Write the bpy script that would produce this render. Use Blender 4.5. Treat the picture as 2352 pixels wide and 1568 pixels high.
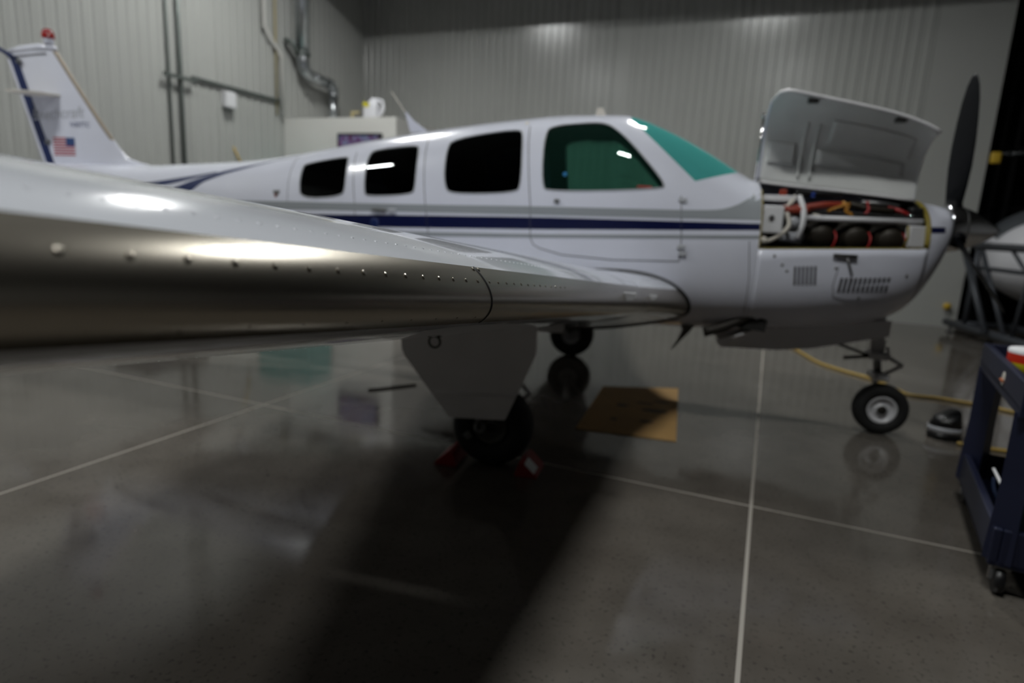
import bpy, bmesh, math, random
import numpy as np
from mathutils import Vector, Matrix

# ------------------------------------------------------------------ scene, camera, light levels
S = bpy.context.scene
for o in list(bpy.data.objects):
    bpy.data.objects.remove(o, do_unlink=True)
COL = S.collection
random.seed(7)

CAM = Vector((0.7964, -4.5320, 1.3087))
cam_d = bpy.data.cameras.new('camera')
cam = bpy.data.objects.new('camera', cam_d)
COL.objects.link(cam)
cr, cu, cf = Vector((0.97001631, 0.23733313, 0.05235778)), Vector((-0.09648131, 0.17830614, 0.97923352)), Vector((-0.22306884, 0.95492403, -0.19585808))
mw = Matrix((cr, cu, -cf)).transposed().to_4x4()
mw.translation = CAM
cam.matrix_world = mw
cam_d.sensor_width = 36.0
cam_d.lens = 36.0 * 1414.547 / 2352
cam_d.clip_start = 0.01
cam_d.clip_end = 200
cam_d.dof.use_dof = True
cam_d.dof.focus_distance = 1.02
cam_d.dof.aperture_fstop = 2.2
S.camera = cam

world = bpy.data.worlds.new('world')
S.world = world
world.use_nodes = True
world.node_tree.nodes['Background'].inputs[0].default_value = (0.5, 0.55, 0.6, 1)
world.node_tree.nodes['Background'].inputs[1].default_value = 0.0

S.view_settings.view_transform = 'Standard'
S.view_settings.look = 'None'
S.view_settings.gamma = 1
S.view_settings.use_curve_mapping = False
S.view_settings.exposure = 0.0
S.cycles.use_denoising = True
S.cycles.max_bounces = 6
S.cycles.diffuse_bounces = 3
S.cycles.glossy_bounces = 4
S.cycles.caustics_reflective = False
S.cycles.caustics_refractive = False
S.cycles.blur_glossy = 0.5
S.cycles.use_adaptive_sampling = True
S.cycles.adaptive_threshold = 0.03
S.cycles.transparent_max_bounces = 16
S.cycles.sample_clamp_indirect = 4.0

LAMP = 185.0          # emission of the ceiling fixtures
LAMP_Z = 6.2
# ceiling fixtures, hangar coordinates (depth, side) measured from the camera foot
LAMP_SPOTS = [(6.8, -5.8), (7.2, -0.7), (1.0, -6.2), (1.0, -0.2)]

# hangar axes: E1 runs into the back wall, E2 to the right along it
E1 = Vector((0.1548, 0.98795, 0)); E2 = Vector((0.98795, -0.1548, 0))
HROT = math.atan2(E2.y, E2.x)
def H(a, b, z=0.0):
    return Vector((CAM.x, CAM.y, 0)) + E1 * a + E2 * b + Vector((0, 0, z))

# ------------------------------------------------------------------ materials
def new_mat(name):
    m = bpy.data.materials.new(name); m.use_nodes = True
    return m, m.node_tree, m.node_tree.nodes['Principled BSDF']
def mat(name, col, rough=0.5, metal=0.0, coat=0.0, var=0.0, scale=8.0, bump=0.0, bscale=60.0, spec=0.5, rvar=0.0):
    m, nt, p = new_mat(name)
    p.inputs['Base Color'].default_value = (*col, 1)
    p.inputs['Roughness'].default_value = rough
    p.inputs['Metallic'].default_value = metal
    p.inputs['Specular IOR Level'].default_value = spec
    if coat:
        p.inputs['Coat Weight'].default_value = coat
        p.inputs['Coat Roughness'].default_value = 0.04
    tc = nt.nodes.new('ShaderNodeTexCoord')
    if var or rvar:
        n = nt.nodes.new('ShaderNodeTexNoise'); n.inputs['Scale'].default_value = scale; n.inputs['Detail'].default_value = 6
        nt.links.new(tc.outputs['Object'], n.inputs['Vector'])
        if var:
            r = nt.nodes.new('ShaderNodeValToRGB')
            r.color_ramp.elements[0].position = 0.3; r.color_ramp.elements[1].position = 0.7
            r.color_ramp.elements[0].color = (*[c * (1 - var) for c in col], 1)
            r.color_ramp.elements[1].color = (*[min(1, c * (1 + var)) for c in col], 1)
            nt.links.new(n.outputs['Fac'], r.inputs['Fac']); nt.links.new(r.outputs['Color'], p.inputs['Base Color'])
        if rvar:
            mr = nt.nodes.new('ShaderNodeMapRange')
            mr.inputs['To Min'].default_value = max(0.02, rough - rvar); mr.inputs['To Max'].default_value = rough + rvar
            nt.links.new(n.outputs['Fac'], mr.inputs['Value']); nt.links.new(mr.outputs['Result'], p.inputs['Roughness'])
    if bump:
        n2 = nt.nodes.new('ShaderNodeTexNoise'); n2.inputs['Scale'].default_value = bscale; n2.inputs['Detail'].default_value = 4
        nt.links.new(tc.outputs['Object'], n2.inputs['Vector'])
        b = nt.nodes.new('ShaderNodeBump'); b.inputs['Strength'].default_value = bump; b.inputs['Distance'].default_value = 0.01
        nt.links.new(n2.outputs['Fac'], b.inputs['Height']); nt.links.new(b.outputs['Normal'], p.inputs['Normal'])
    return m
def tint_glass(name, col, rough=0.02, painted_glow=0.0):
    m = bpy.data.materials.new(name); m.use_nodes = True; nt = m.node_tree
    nt.nodes.remove(nt.nodes['Principled BSDF']); out = nt.nodes['Material Output']
    t = nt.nodes.new('ShaderNodeBsdfTransparent'); t.inputs['Color'].default_value = (*col, 1)
    g = nt.nodes.new('ShaderNodeBsdfGlossy'); g.inputs['Roughness'].default_value = rough; g.inputs['Color'].default_value = (0.9, 0.95, 0.95, 1)
    fr = nt.nodes.new('ShaderNodeFresnel'); fr.inputs['IOR'].default_value = 1.5
    mx = nt.nodes.new('ShaderNodeMixShader')
    nt.links.new(fr.outputs['Fac'], mx.inputs[0]); nt.links.new(t.outputs[0], mx.inputs[1]); nt.links.new(g.outputs[0], mx.inputs[2])
    last = mx
    if painted_glow:
        d = nt.nodes.new('ShaderNodeBsdfDiffuse'); d.inputs['Color'].default_value = (*[0.75 * c * c for c in col], 1)  # diffuse tint stands in for light glowing through the pane
        m2 = nt.nodes.new('ShaderNodeMixShader'); m2.inputs[0].default_value = painted_glow
        nt.links.new(mx.outputs[0], m2.inputs[1]); nt.links.new(d.outputs[0], m2.inputs[2]); last = m2
    nt.links.new(last.outputs[0], out.inputs['Surface'])
    return m
def emit(name, col, s):
    m = bpy.data.materials.new(name); m.use_nodes = True; nt = m.node_tree
    nt.nodes.remove(nt.nodes['Principled BSDF'])
    e = nt.nodes.new('ShaderNodeEmission'); e.inputs[0].default_value = (*col, 1); e.inputs[1].default_value = s
    nt.links.new(e.outputs[0], nt.nodes['Material Output'].inputs['Surface'])
    return m

M = {}
M['white'] = mat('white_paint', (0.70, 0.715, 0.81), 0.22, coat=0.6, var=0.03, scale=3)
M['wingwhite'] = mat('white_wing_paint', (0.70, 0.72, 0.78), 0.18, coat=0.8, bump=0.012, bscale=14)
M['navy'] = mat('navy_paint', (0.002, 0.005, 0.045), 0.3, coat=0.15)
M['blue'] = mat('blue_paint', (0.002, 0.014, 0.085), 0.35, coat=0.1)
M['stripegray'] = mat('grey_stripe_paint', (0.30, 0.32, 0.34), 0.25, coat=0.4)
M['seam'] = mat('panel_gap', (0.10, 0.10, 0.11), 0.7)
M['seal'] = mat('black_rubber_seal', (0.012, 0.012, 0.013), 0.55)
M['tire'] = mat('tire_rubber', (0.010, 0.010, 0.010), 0.75, bump=0.2, bscale=120)
M['hub'] = mat('wheel_hub_paint', (0.62, 0.62, 0.64), 0.35)
M['hubdark'] = mat('wheel_hub_dirty', (0.10, 0.095, 0.085), 0.5)
M['strut'] = mat('strut_paint', (0.5, 0.5, 0.52), 0.35)
M['chrome'] = mat('chrome', (0.62, 0.62, 0.63), 0.08, metal=1.0)
M['steel'] = mat('dull_steel', (0.22, 0.22, 0.22), 0.4, metal=0.9)
M['greasy'] = mat('greasy_metal', (0.045, 0.042, 0.038), 0.5, metal=0.6)
M['exhaust'] = mat('sooty_steel', (0.03, 0.026, 0.022), 0.6, metal=0.5)
M['black'] = mat('black_plastic', (0.006, 0.006, 0.007), 0.4)
M['propblack'] = mat('propeller_black', (0.002, 0.0025, 0.004), 0.55, spec=0.15)
M['bay'] = mat('bay_dark', (0.012, 0.011, 0.010), 0.8)
M['gearwhite'] = mat('gear_door_paint', (0.76, 0.75, 0.77), 0.4, var=0.04, scale=5)
M['inner'] = mat('cowl_inside_paint', (0.74, 0.75, 0.74), 0.45, var=0.05, scale=6)
M['lining'] = mat('cabin_lining', (0.05, 0.055, 0.06), 0.8)
M['seat'] = mat('seat_leather', (0.06, 0.055, 0.05), 0.6, bump=0.1)
M['tint'] = tint_glass('dark_tinted_glass', (0.015, 0.022, 0.035))
M['green'] = tint_glass('green_tinted_glass', (0.28, 0.52, 0.44), painted_glow=0.06)
M['teal'] = tint_glass('teal_windshield', (0.42, 0.95, 0.92), painted_glow=0.42)  # backlit brightness of the windshield mixed in as diffuse teal
M['red'] = mat('red_paint', (0.30, 0.012, 0.012), 0.45)
M['chock'] = mat('red_chock_rubber', (0.30, 0.01, 0.012), 0.6)
M['redlens'] = mat('red_lens', (0.28, 0.006, 0.004), 0.15)
M['redhose'] = mat('red_hose', (0.26, 0.03, 0.012), 0.5)
M['orange'] = mat('orange_wire', (0.45, 0.20, 0.02), 0.5)
M['olive'] = mat('baffle_seal', (0.22, 0.17, 0.02), 0.6)
M['bronze'] = mat('cylinder_bronze', (0.022, 0.017, 0.011), 0.5, metal=0.3)
M['paper'] = mat('paper_white', (0.72, 0.72, 0.74), 0.7)
M['decalwhite'] = mat('decal_white', (0.75, 0.75, 0.77), 0.4)
M['decalgray'] = mat('decal_grey', (0.42, 0.43, 0.46), 0.4)
M['decalblue'] = mat('decal_blue', (0.03, 0.05, 0.16), 0.4)
M['flagred'] = mat('flag_red', (0.42, 0.06, 0.07), 0.4)
M['flagblue'] = mat('flag_blue', (0.03, 0.07, 0.20), 0.4)
M['ivory'] = mat('ivory_plastic', (0.66, 0.62, 0.55), 0.4)
M['tan'] = mat('fin_boot', (0.30, 0.25, 0.19), 0.35, metal=0.3)
M['galv'] = mat('galvanised_sheet', (0.52, 0.55, 0.57), 0.28, metal=1.0, var=0.12, scale=9)
M['conduit'] = mat('grey_conduit', (0.16, 0.18, 0.17), 0.4, metal=0.5)
M['pvc'] = mat('pvc_pipe', (0.60, 0.59, 0.56), 0.45)
M['gaspipe'] = mat('gas_pipe', (0.45, 0.38, 0.20), 0.5)
M['office'] = mat('office_drywall', (0.66, 0.65, 0.62), 0.6, var=0.03, scale=2)
M['jug'] = mat('jug_plastic', (0.72, 0.72, 0.76), 0.4)
M['yellow'] = mat('yellow_plastic', (0.55, 0.36, 0.03), 0.5)
M['brightyellow'] = mat('bright_yellow_print', (0.62, 0.55, 0.02), 0.4)
M['brightred'] = mat('bright_red_print', (0.62, 0.03, 0.01), 0.4)
M['hose'] = mat('yellow_hose', (0.42, 0.28, 0.06), 0.5)
M['navyplastic'] = mat('navy_cart_plastic', (0.009, 0.012, 0.034), 0.42, bump=0.06, bscale=90)
M['cardboard'] = mat('cardboard', (0.42, 0.25, 0.09), 0.8, var=0.08, scale=5)
M['cardstain'] = mat('oil_stain', (0.10, 0.06, 0.025), 0.7)
M['framedark'] = mat('stand_steel_paint', (0.05, 0.055, 0.065), 0.45, metal=0.3)
M['otherwhite'] = mat('other_plane_white', (0.78, 0.78, 0.82), 0.35)
M['othergray'] = mat('other_plane_grey', (0.10, 0.11, 0.12), 0.4)
M['bayshade'] = mat('bay_wall_painted_shade', (0.006, 0.005, 0.005), 0.9)  # near-black albedo stands in for shade, so lamps leave the bay dark
M['rack'] = mat('rack_paint', (0.020, 0.018, 0.022), 0.6)
M['tealcab'] = mat('teal_cabinet_paint', (0.05, 0.28, 0.27), 0.45)
M['darkcab'] = mat('charcoal_cabinet_paint', (0.035, 0.035, 0.038), 0.5)
M['ceil'] = mat('ceiling_liner', (0.10, 0.10, 0.10), 0.7)
M['doorwall'] = mat('hangar_door_paint', (0.28, 0.28, 0.285), 0.6)
M['fixture'] = mat('fixture_housing', (0.25, 0.25, 0.25), 0.5)
M['green_can'] = mat('green_plastic', (0.01, 0.09, 0.03), 0.4)
M['lampglow'] = emit('lamp_glow', (0.98, 1.0, 0.98), LAMP)

def wall_material():
    m = mat('ribbed_wall_paint', (0.40, 0.405, 0.385), 0.21, var=0.03, scale=0.6, spec=0.7)
    return m
M['wall'] = wall_material()
M['wallside'] = mat('ribbed_side_wall_paint', (0.40, 0.405, 0.385), 0.5, var=0.03, scale=0.6, spec=0.4)

def floor_material():
    m, nt, p = new_mat('polished_concrete')
    tc = nt.nodes.new('ShaderNodeTexCoord')
    geo = nt.nodes.new('ShaderNodeNewGeometry')
    n1 = nt.nodes.new('ShaderNodeTexNoise'); n1.inputs['Scale'].default_value = 0.7; n1.inputs['Detail'].default_value = 8; n1.inputs['Roughness'].default_value = 0.6
    n2 = nt.nodes.new('ShaderNodeTexNoise'); n2.inputs['Scale'].default_value = 5.0; n2.inputs['Detail'].default_value = 8
    n3 = nt.nodes.new('ShaderNodeTexNoise'); n3.inputs['Scale'].default_value = 60.0; n3.inputs['Detail'].default_value = 3
    for n in (n1, n2, n3): nt.links.new(geo.outputs['Position'], n.inputs['Vector'])
    r1 = nt.nodes.new('ShaderNodeValToRGB')
    e = r1.color_ramp.elements
    e[0].position = 0.25; e[0].color = (0.080, 0.068, 0.056, 1)
    e[1].position = 0.75; e[1].color = (0.165, 0.150, 0.132, 1)
    x = e.new(0.50); x.color = (0.120, 0.107, 0.092, 1)
    nt.links.new(n1.outputs['Fac'], r1.inputs['Fac'])
    r2 = nt.nodes.new('ShaderNodeValToRGB')
    r2.color_ramp.elements[0].position = 0.2; r2.color_ramp.elements[0].color = (0.75, 0.75, 0.75, 1)
    r2.color_ramp.elements[1].position = 0.8; r2.color_ramp.elements[1].color = (1.0, 1.0, 1.0, 1)
    nt.links.new(n2.outputs['Fac'], r2.inputs['Fac'])
    mu = nt.nodes.new('ShaderNodeMix'); mu.data_type = 'RGBA'; mu.blend_type = 'MULTIPLY'; mu.inputs[0].default_value = 1.0
    nt.links.new(r1.outputs['Color'], mu.inputs[6]); nt.links.new(r2.outputs['Color'], mu.inputs[7])
    r3 = nt.nodes.new('ShaderNodeValToRGB')
    r3.color_ramp.elements[0].position = 0.30; r3.color_ramp.elements[0].color = (0.55, 0.55, 0.55, 1)
    r3.color_ramp.elements[1].position = 0.42; r3.color_ramp.elements[1].color = (1, 1, 1, 1)
    nt.links.new(n3.outputs['Fac'], r3.inputs['Fac'])
    mu2 = nt.nodes.new('ShaderNodeMix'); mu2.data_type = 'RGBA'; mu2.blend_type = 'MULTIPLY'; mu2.inputs[0].default_value = 1.0
    nt.links.new(mu.outputs[2], mu2.inputs[6]); nt.links.new(r3.outputs['Color'], mu2.inputs[7])
    nt.links.new(mu2.outputs[2], p.inputs['Base Color'])
    mr = nt.nodes.new('ShaderNodeMapRange'); mr.inputs['To Min'].default_value = 0.05; mr.inputs['To Max'].default_value = 0.15
    mr.inputs['From Min'].default_value = 0.2; mr.inputs['From Max'].default_value = 0.8
    nt.links.new(n2.outputs['Fac'], mr.inputs['Value']); nt.links.new(mr.outputs['Result'], p.inputs['Roughness'])
    p.inputs['Specular IOR Level'].default_value = 0.62
    b = nt.nodes.new('ShaderNodeBump'); b.inputs['Strength'].default_value = 0.03; b.inputs['Distance'].default_value = 0.01
    nt.links.new(n2.outputs['Fac'], b.inputs['Height']); nt.links.new(b.outputs['Normal'], p.inputs['Normal'])
    return m
M['floor'] = floor_material()
M['joint'] = mat('floor_joint_filler', (0.36, 0.33, 0.29), 0.4)

def porous_metal():
    m, nt, p = new_mat('porous_titanium')
    p.inputs['Metallic'].default_value = 1.0
    p.inputs['Base Color'].default_value = (0.42, 0.385, 0.325, 1)
    p.inputs['Roughness'].default_value = 0.27
    tc = nt.nodes.new('ShaderNodeTexCoord')
    v = nt.nodes.new('ShaderNodeTexVoronoi'); v.inputs['Scale'].default_value = 900
    nt.links.new(tc.outputs['Object'], v.inputs['Vector'])
    b = nt.nodes.new('ShaderNodeBump'); b.inputs['Strength'].default_value = 0.02; b.inputs['Distance'].default_value = 0.0005
    nt.links.new(v.outputs['Distance'], b.inputs['Height']); nt.links.new(b.outputs['Normal'], p.inputs['Normal'])
    return m
M['porous'] = porous_metal()

def screen_material():
    m = bpy.data.materials.new('screen_picture'); m.use_nodes = True; nt = m.node_tree
    nt.nodes.remove(nt.nodes['Principled BSDF'])
    tc = nt.nodes.new('ShaderNodeTexCoord'); n = nt.nodes.new('ShaderNodeTexNoise'); n.inputs['Scale'].default_value = 9; n.inputs['Detail'].default_value = 2
    nt.links.new(tc.outputs['Object'], n.inputs['Vector'])
    r = nt.nodes.new('ShaderNodeValToRGB'); e = r.color_ramp.elements
    e[0].position = 0.32; e[0].color = (0.02, 0.06, 0.22, 1); e[1].position = 0.72; e[1].color = (0.36, 0.16, 0.40, 1)
    a = e.new(0.45); a.color = (0.30, 0.33, 0.48, 1); b = e.new(0.56); b.color = (0.22, 0.10, 0.30, 1); c = e.new(0.64); c.color = (0.10, 0.04, 0.05, 1)
    nt.links.new(n.outputs['Fac'], r.inputs['Fac'])
    em = nt.nodes.new('ShaderNodeEmission'); em.inputs[1].default_value = 0.4
    nt.links.new(r.outputs['Color'], em.inputs[0]); nt.links.new(em.outputs[0], nt.nodes['Material Output'].inputs['Surface'])
    return m
M['screen'] = screen_material()

# ------------------------------------------------------------------ builders
ROOT = {}
def base_of(o):
    v = Vector((0, 0, 0))
    while o is not None:
        v += o.location; o = o.parent
    return v
def link_mesh(name, me, m, parent=None, smooth=False, loc=None):
    o = bpy.data.objects.new(name, me); COL.objects.link(o)
    if m is not None and len(me.materials) == 0: me.materials.append(m)
    if smooth:
        me.polygons.foreach_set('use_smooth', [True] * len(me.polygons))
    if parent is not None: o.parent = parent
    if loc is not None: o.location = loc
    return o
def obj(name, bm, m, parent=None, smooth=False):
    """bm in world coordinates -> one mesh object (child of parent, whose frame is unrotated)."""
    off = base_of(parent)
    if off.length > 0: bmesh.ops.translate(bm, verts=bm.verts, vec=-off)
    me = bpy.data.meshes.new(name); bm.to_mesh(me); bm.free()
    return link_mesh(name, me, m, parent, smooth)
def own_origin(o):
    """put the origin of a top-level mesh at the middle of its base."""
    vs = [v.co for v in o.data.vertices]
    c = Vector(((min(v.x for v in vs) + max(v.x for v in vs)) / 2, (min(v.y for v in vs) + max(v.y for v in vs)) / 2, min(v.z for v in vs)))
    o.data.transform(Matrix.Translation(-c)); o.location = c
    return o
def thing(name, label, cat, loc, group=None):
    o = bpy.data.objects.new(name, None); COL.objects.link(o); o.location = loc; o.empty_display_size = 0.2
    o['label'] = label; o['category'] = cat
    if group: o['group'] = group
    return o
def tag(o, label, cat, group=None):
    o['label'] = label; o['category'] = cat
    if group: o['group'] = group
    return o
def nb(): return bmesh.new()
def frame_from(d):
    d = d.normalized(); a = Vector((0, 0, 1)) if abs(d.z) < 0.9 else Vector((1, 0, 0))
    x = a.cross(d).normalized(); y = d.cross(x).normalized()
    return x, y, d
def add_box(bm, c, size, ux=Vector((1, 0, 0)), uy=Vector((0, 1, 0)), uz=None, bevel=0.0, seg=2):
    ux = Vector(ux).normalized(); uy = Vector(uy).normalized(); uz = ux.cross(uy) if uz is None else Vector(uz)
    t = bmesh.new()
    bmesh.ops.create_cube(t, size=1.0)
    for v in t.verts: v.co = Vector((v.co.x * size[0], v.co.y * size[1], v.co.z * size[2]))
    if bevel: bmesh.ops.bevel(t, geom=list(t.edges), offset=bevel, segments=seg, profile=0.5, affect='EDGES')
    mm = Matrix((ux, uy, uz)).transposed().to_4x4(); mm.translation = Vector(c)
    bmesh.ops.transform(t, matrix=mm, verts=t.verts)
    merge(bm, t)
def merge(bm, t):
    me = bpy.data.meshes.new('tmp'); t.to_mesh(me); t.free(); bm.from_mesh(me); bpy.data.meshes.remove(me)
def hbox(bm, a0, a1, b0, b1, z0, z1, bevel=0.0):
    """box in hangar axes"""
    add_box(bm, H((a0 + a1) / 2, (b0 + b1) / 2, (z0 + z1) / 2), (b1 - b0, a1 - a0, z1 - z0), E2, E1, bevel=bevel)
def add_tube(bm, pts, r, n=10, cap=True, radii=None):
    pts = [Vector(p) for p in pts]; rings = []
    up = None
    for i, p in enumerate(pts):
        d = (pts[min(i + 1, len(pts) - 1)] - pts[max(i - 1, 0)])
        if d.length < 1e-9: d = Vector((0, 0, 1))
        d.normalize()
        if up is None: x, y, _ = frame_from(d)
        else:
            x = (up - d * up.dot(d))
            x = x.normalized() if x.length > 1e-6 else frame_from(d)[0]
            y = d.cross(x)
        up = x
        rr = radii[i] if radii else r
        rings.append([bm.verts.new(p + (x * math.cos(2 * math.pi * k / n) + y * math.sin(2 * math.pi * k / n)) * rr) for k in range(n)])
    for a, b in zip(rings, rings[1:]):
        for k in range(n): bm.faces.new((a[k], a[(k + 1) % n], b[(k + 1) % n], b[k]))
    if cap:
        bm.faces.new(list(reversed(rings[0]))); bm.faces.new(rings[-1])
def smooth_path(pts, k=6):
    pts = [Vector(p) for p in pts]; out = []
    for i in range(len(pts) - 1):
        p0, p1, p2, p3 = pts[max(i - 1, 0)], pts[i], pts[i + 1], pts[min(i + 2, len(pts) - 1)]
        for j in range(k):
            t = j / k
            out.append(0.5 * ((2 * p1) + (p2 - p0) * t + (2 * p0 - 5 * p1 + 4 * p2 - p3) * t * t + (-p0 + 3 * p1 - 3 * p2 + p3) * t ** 3))
    out.append(pts[-1]); return out
def add_lathe(bm, c, axis, prof, n=32):
    """prof: (distance along axis, radius)"""
    x, y, d = frame_from(Vector(axis)); c = Vector(c); rings = []
    for h, r in prof:
        if r < 1e-6: rings.append([bm.verts.new(c + d * h)])
        else: rings.append([bm.verts.new(c + d * h + (x * math.cos(2 * math.pi * k / n) + y * math.sin(2 * math.pi * k / n)) * r) for k in range(n)])
    for a, b in zip(rings, rings[1:]):
        for k in range(n):
            k2 = (k + 1) % n
            if len(a) == 1 and len(b) == 1: continue
            if len(a) == 1: bm.faces.new((a[0], b[k2], b[k]))
            elif len(b) == 1: bm.faces.new((a[k], a[k2], b[0]))
            else: bm.faces.new((a[k], a[k2], b[k2], b[k]))
def add_prism(bm, poly, d0, d1, to3):
    """poly of 2D points, to3(u,v,d) -> Vector; extruded from d0 to d1"""
    a = [bm.verts.new(to3(u, v, d0)) for u, v in poly]; b = [bm.verts.new(to3(u, v, d1)) for u, v in poly]; n = len(poly)
    bm.faces.new(list(reversed(a))); bm.faces.new(b)
    for k in range(n): bm.faces.new((a[k], a[(k + 1) % n], b[(k + 1) % n], b[k]))
def grid_faces(bm, rows, closed=False):
    for a, b in zip(rows, rows[1:]):
        n = len(a)
        for k in range(n if closed else n - 1):
            k2 = (k + 1) % n
            vs = []
            for v in (a[k], a[k2], b[k2], b[k]):
                if v not in vs: vs.append(v)
            if len(vs) > 2:
                try: bm.faces.new(vs)
                except ValueError: pass
def chaikin(poly, k=2):
    for _ in range(k):
        q = []
        for i in range(len(poly)):
            a, b = poly[i], poly[(i + 1) % len(poly)]
            q += [(0.75 * a[0] + 0.25 * b[0], 0.75 * a[1] + 0.25 * b[1]), (0.25 * a[0] + 0.75 * b[0], 0.25 * a[1] + 0.75 * b[1])]
        poly = q
    return poly
def text_mesh(txt, size, shear=0.0, align='LEFT'):
    c = bpy.data.curves.new('txt', 'FONT'); c.body = txt; c.size = size; c.shear = shear; c.align_x = align; c.resolution_u = 4
    o = bpy.data.objects.new('txt', c); COL.objects.link(o)
    dg = bpy.context.evaluated_depsgraph_get()
    me = bpy.data.meshes.new_from_object(o.evaluated_get(dg))
    bpy.data.objects.remove(o); bpy.data.curves.remove(c)
    return me

# ------------------------------------------------------------------ the hangar
WALL_H = 7.0
BACK, LEFT, RIGHT, FRONT = 11.38, -8.25, 9.0, -9.5
ENDB = 2.79
# floor: filler bed with separate slabs
bm = nb(); hbox(bm, FRONT - 0.3, 15.2, LEFT - 0.3, RIGHT + 0.3, -0.20, -0.0012)
floor = obj('floor', bm, M['joint']); floor['kind'] = 'structure'; floor['label'] = 'polished concrete slab floor with pale control joints'
b_lines = [LEFT - 0.2] + [0.067 + 3.07 * k for k in range(-2, 3)] + [RIGHT + 0.2]
a_lines = [FRONT - 0.2, -9.16 + 6.1, 3.04, 9.14, 15.1]
for i in range(len(a_lines) - 1):
    for j in range(len(b_lines) - 1):
        bm = nb(); g = 0.0075
        hbox(bm, a_lines[i] + g, a_lines[i + 1] - g, b_lines[j] + g, b_lines[j + 1] - g, -0.05, 0.0)
        obj('concrete_slab', bm, M['floor'], floor)
# ribbed liner panel shared by the walls (0.9 m wide, six ribs)
def panel_mesh(width=0.9, pitch=0.15, h=WALL_H, m='wall'):
    bm = nb(); prof = [(0.0, 0.0)]
    n = int(round(width / pitch))
    for k in range(n):
        c = pitch * (k + 0.5)
        prof += [(c - 0.030, 0.0), (c - 0.016, 0.016), (c + 0.016, 0.016), (c + 0.030, 0.0)]
        prof += [(c + 0.046, 0.0), (c + 0.050, 0.003), (c + 0.060, 0.003), (c + 0.064, 0.0)]
    prof.append((width - 0.004, 0.0))
    rows = [[bm.verts.new((u, -d, z)) for u, d in prof] for z in (0.0, h)]
    grid_faces(bm, rows)
    bb = [[bm.verts.new((u, 0.012, z)) for u in (0.0, width - 0.004)] for z in (0.0, h)]
    grid_faces(bm, [bb[1], bb[0]])
    me = bpy.data.meshes.new('wall_panel'); bm.normal_update(); bm.to_mesh(me); bm.free(); me.materials.append(M[m])
    return me
PANEL = panel_mesh()
PANEL_SIDE = panel_mesh(m='wallside')
def flat_panel(width, h=WALL_H):
    bm = nb(); add_box(bm, (width / 2, 0.0, h / 2), (width - 0.004, 0.014, h)); me = bpy.data.meshes.new('wall_flat_panel'); bm.to_mesh(me); bm.free(); me.materials.append(M['wall']); return me
def wall_slab(name, a0, a1, b0, b1, m, z0=0.0, z1=WALL_H):
    bm = nb(); hbox(bm, a0, a1, b0, b1, z0, z1); w = obj(name, bm, m); w['kind'] = 'structure'; return w
w_back = wall_slab('wall_back', BACK + 0.02, BACK + 0.22, LEFT - 0.2, ENDB, M['wall'])
# panels run along E2 facing the camera (normal -E1)
def put_panel(me, parent, p, rot):
    o = bpy.data.objects.new('wall_panel', me); COL.objects.link(o); o.parent = parent; o.location = p; o.rotation_euler = (0, 0, rot)
edges = []
x = -2.91
while x > LEFT: edges.append(x - 0.9); x -= 0.9
for e in edges: put_panel(PANEL, w_back, H(BACK, e), HROT)
put_panel(flat_panel(0.27), w_back, H(BACK, -2.91), HROT)
x = -2.64
while x + 0.9 < 2.05: put_panel(PANEL, w_back, H(BACK, x), HROT); x += 0.9
put_panel(flat_panel(ENDB - x), w_back, H(BACK, x), HROT)
w_left = wall_slab('wall_left', FRONT - 0.2, BACK + 0.2, LEFT - 0.22, LEFT - 0.02, M['wall'])
x = FRONT
while x < BACK - 0.05:
    put_panel(PANEL_SIDE, w_left, H(x, LEFT), HROT + math.pi / 2); x += 0.9
wall_slab('wall_right', FRONT - 0.2, 15.2, RIGHT, RIGHT + 0.2, M['doorwall'])
wall_slab('wall_front', FRONT - 0.2, FRONT, LEFT - 0.2, RIGHT + 0.2, M['doorwall'])
# bay behind the end of the back wall, its shade painted near-black
wall_slab('wall_bay_back', 15.0, 15.2, ENDB - 0.2, RIGHT + 0.2, M['bayshade'])
wall_slab('wall_bay_side', BACK + 0.22, 15.2, ENDB - 0.2, ENDB, M['bayshade'])
wall_slab('wall_bay_lining', BACK, 15.0, RIGHT - 0.06, RIGHT - 0.01, M['bayshade'])
bm = nb(); hbox(bm, FRONT - 0.2, 15.2, LEFT - 0.2, RIGHT + 0.2, WALL_H, WALL_H + 0.15)
ce = obj('ceiling', bm, M['ceil']); ce['kind'] = 'structure'
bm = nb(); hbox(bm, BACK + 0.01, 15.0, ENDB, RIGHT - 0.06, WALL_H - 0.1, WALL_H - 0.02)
ce2 = obj('ceiling_bay', bm, M['bayshade']); ce2['kind'] = 'structure'

# added unseen beam that shades the top of the back wall
bm = nb(); hbox(bm, 9.40, 9.52, LEFT, RIGHT - 0.02, 5.40, WALL_H - 0.01)
bmo = obj('trim_shade_beam', bm, M['ceil']); bmo['kind'] = 'structure'; bmo['label'] = 'added unseen beam shading the top of the back wall'
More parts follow.
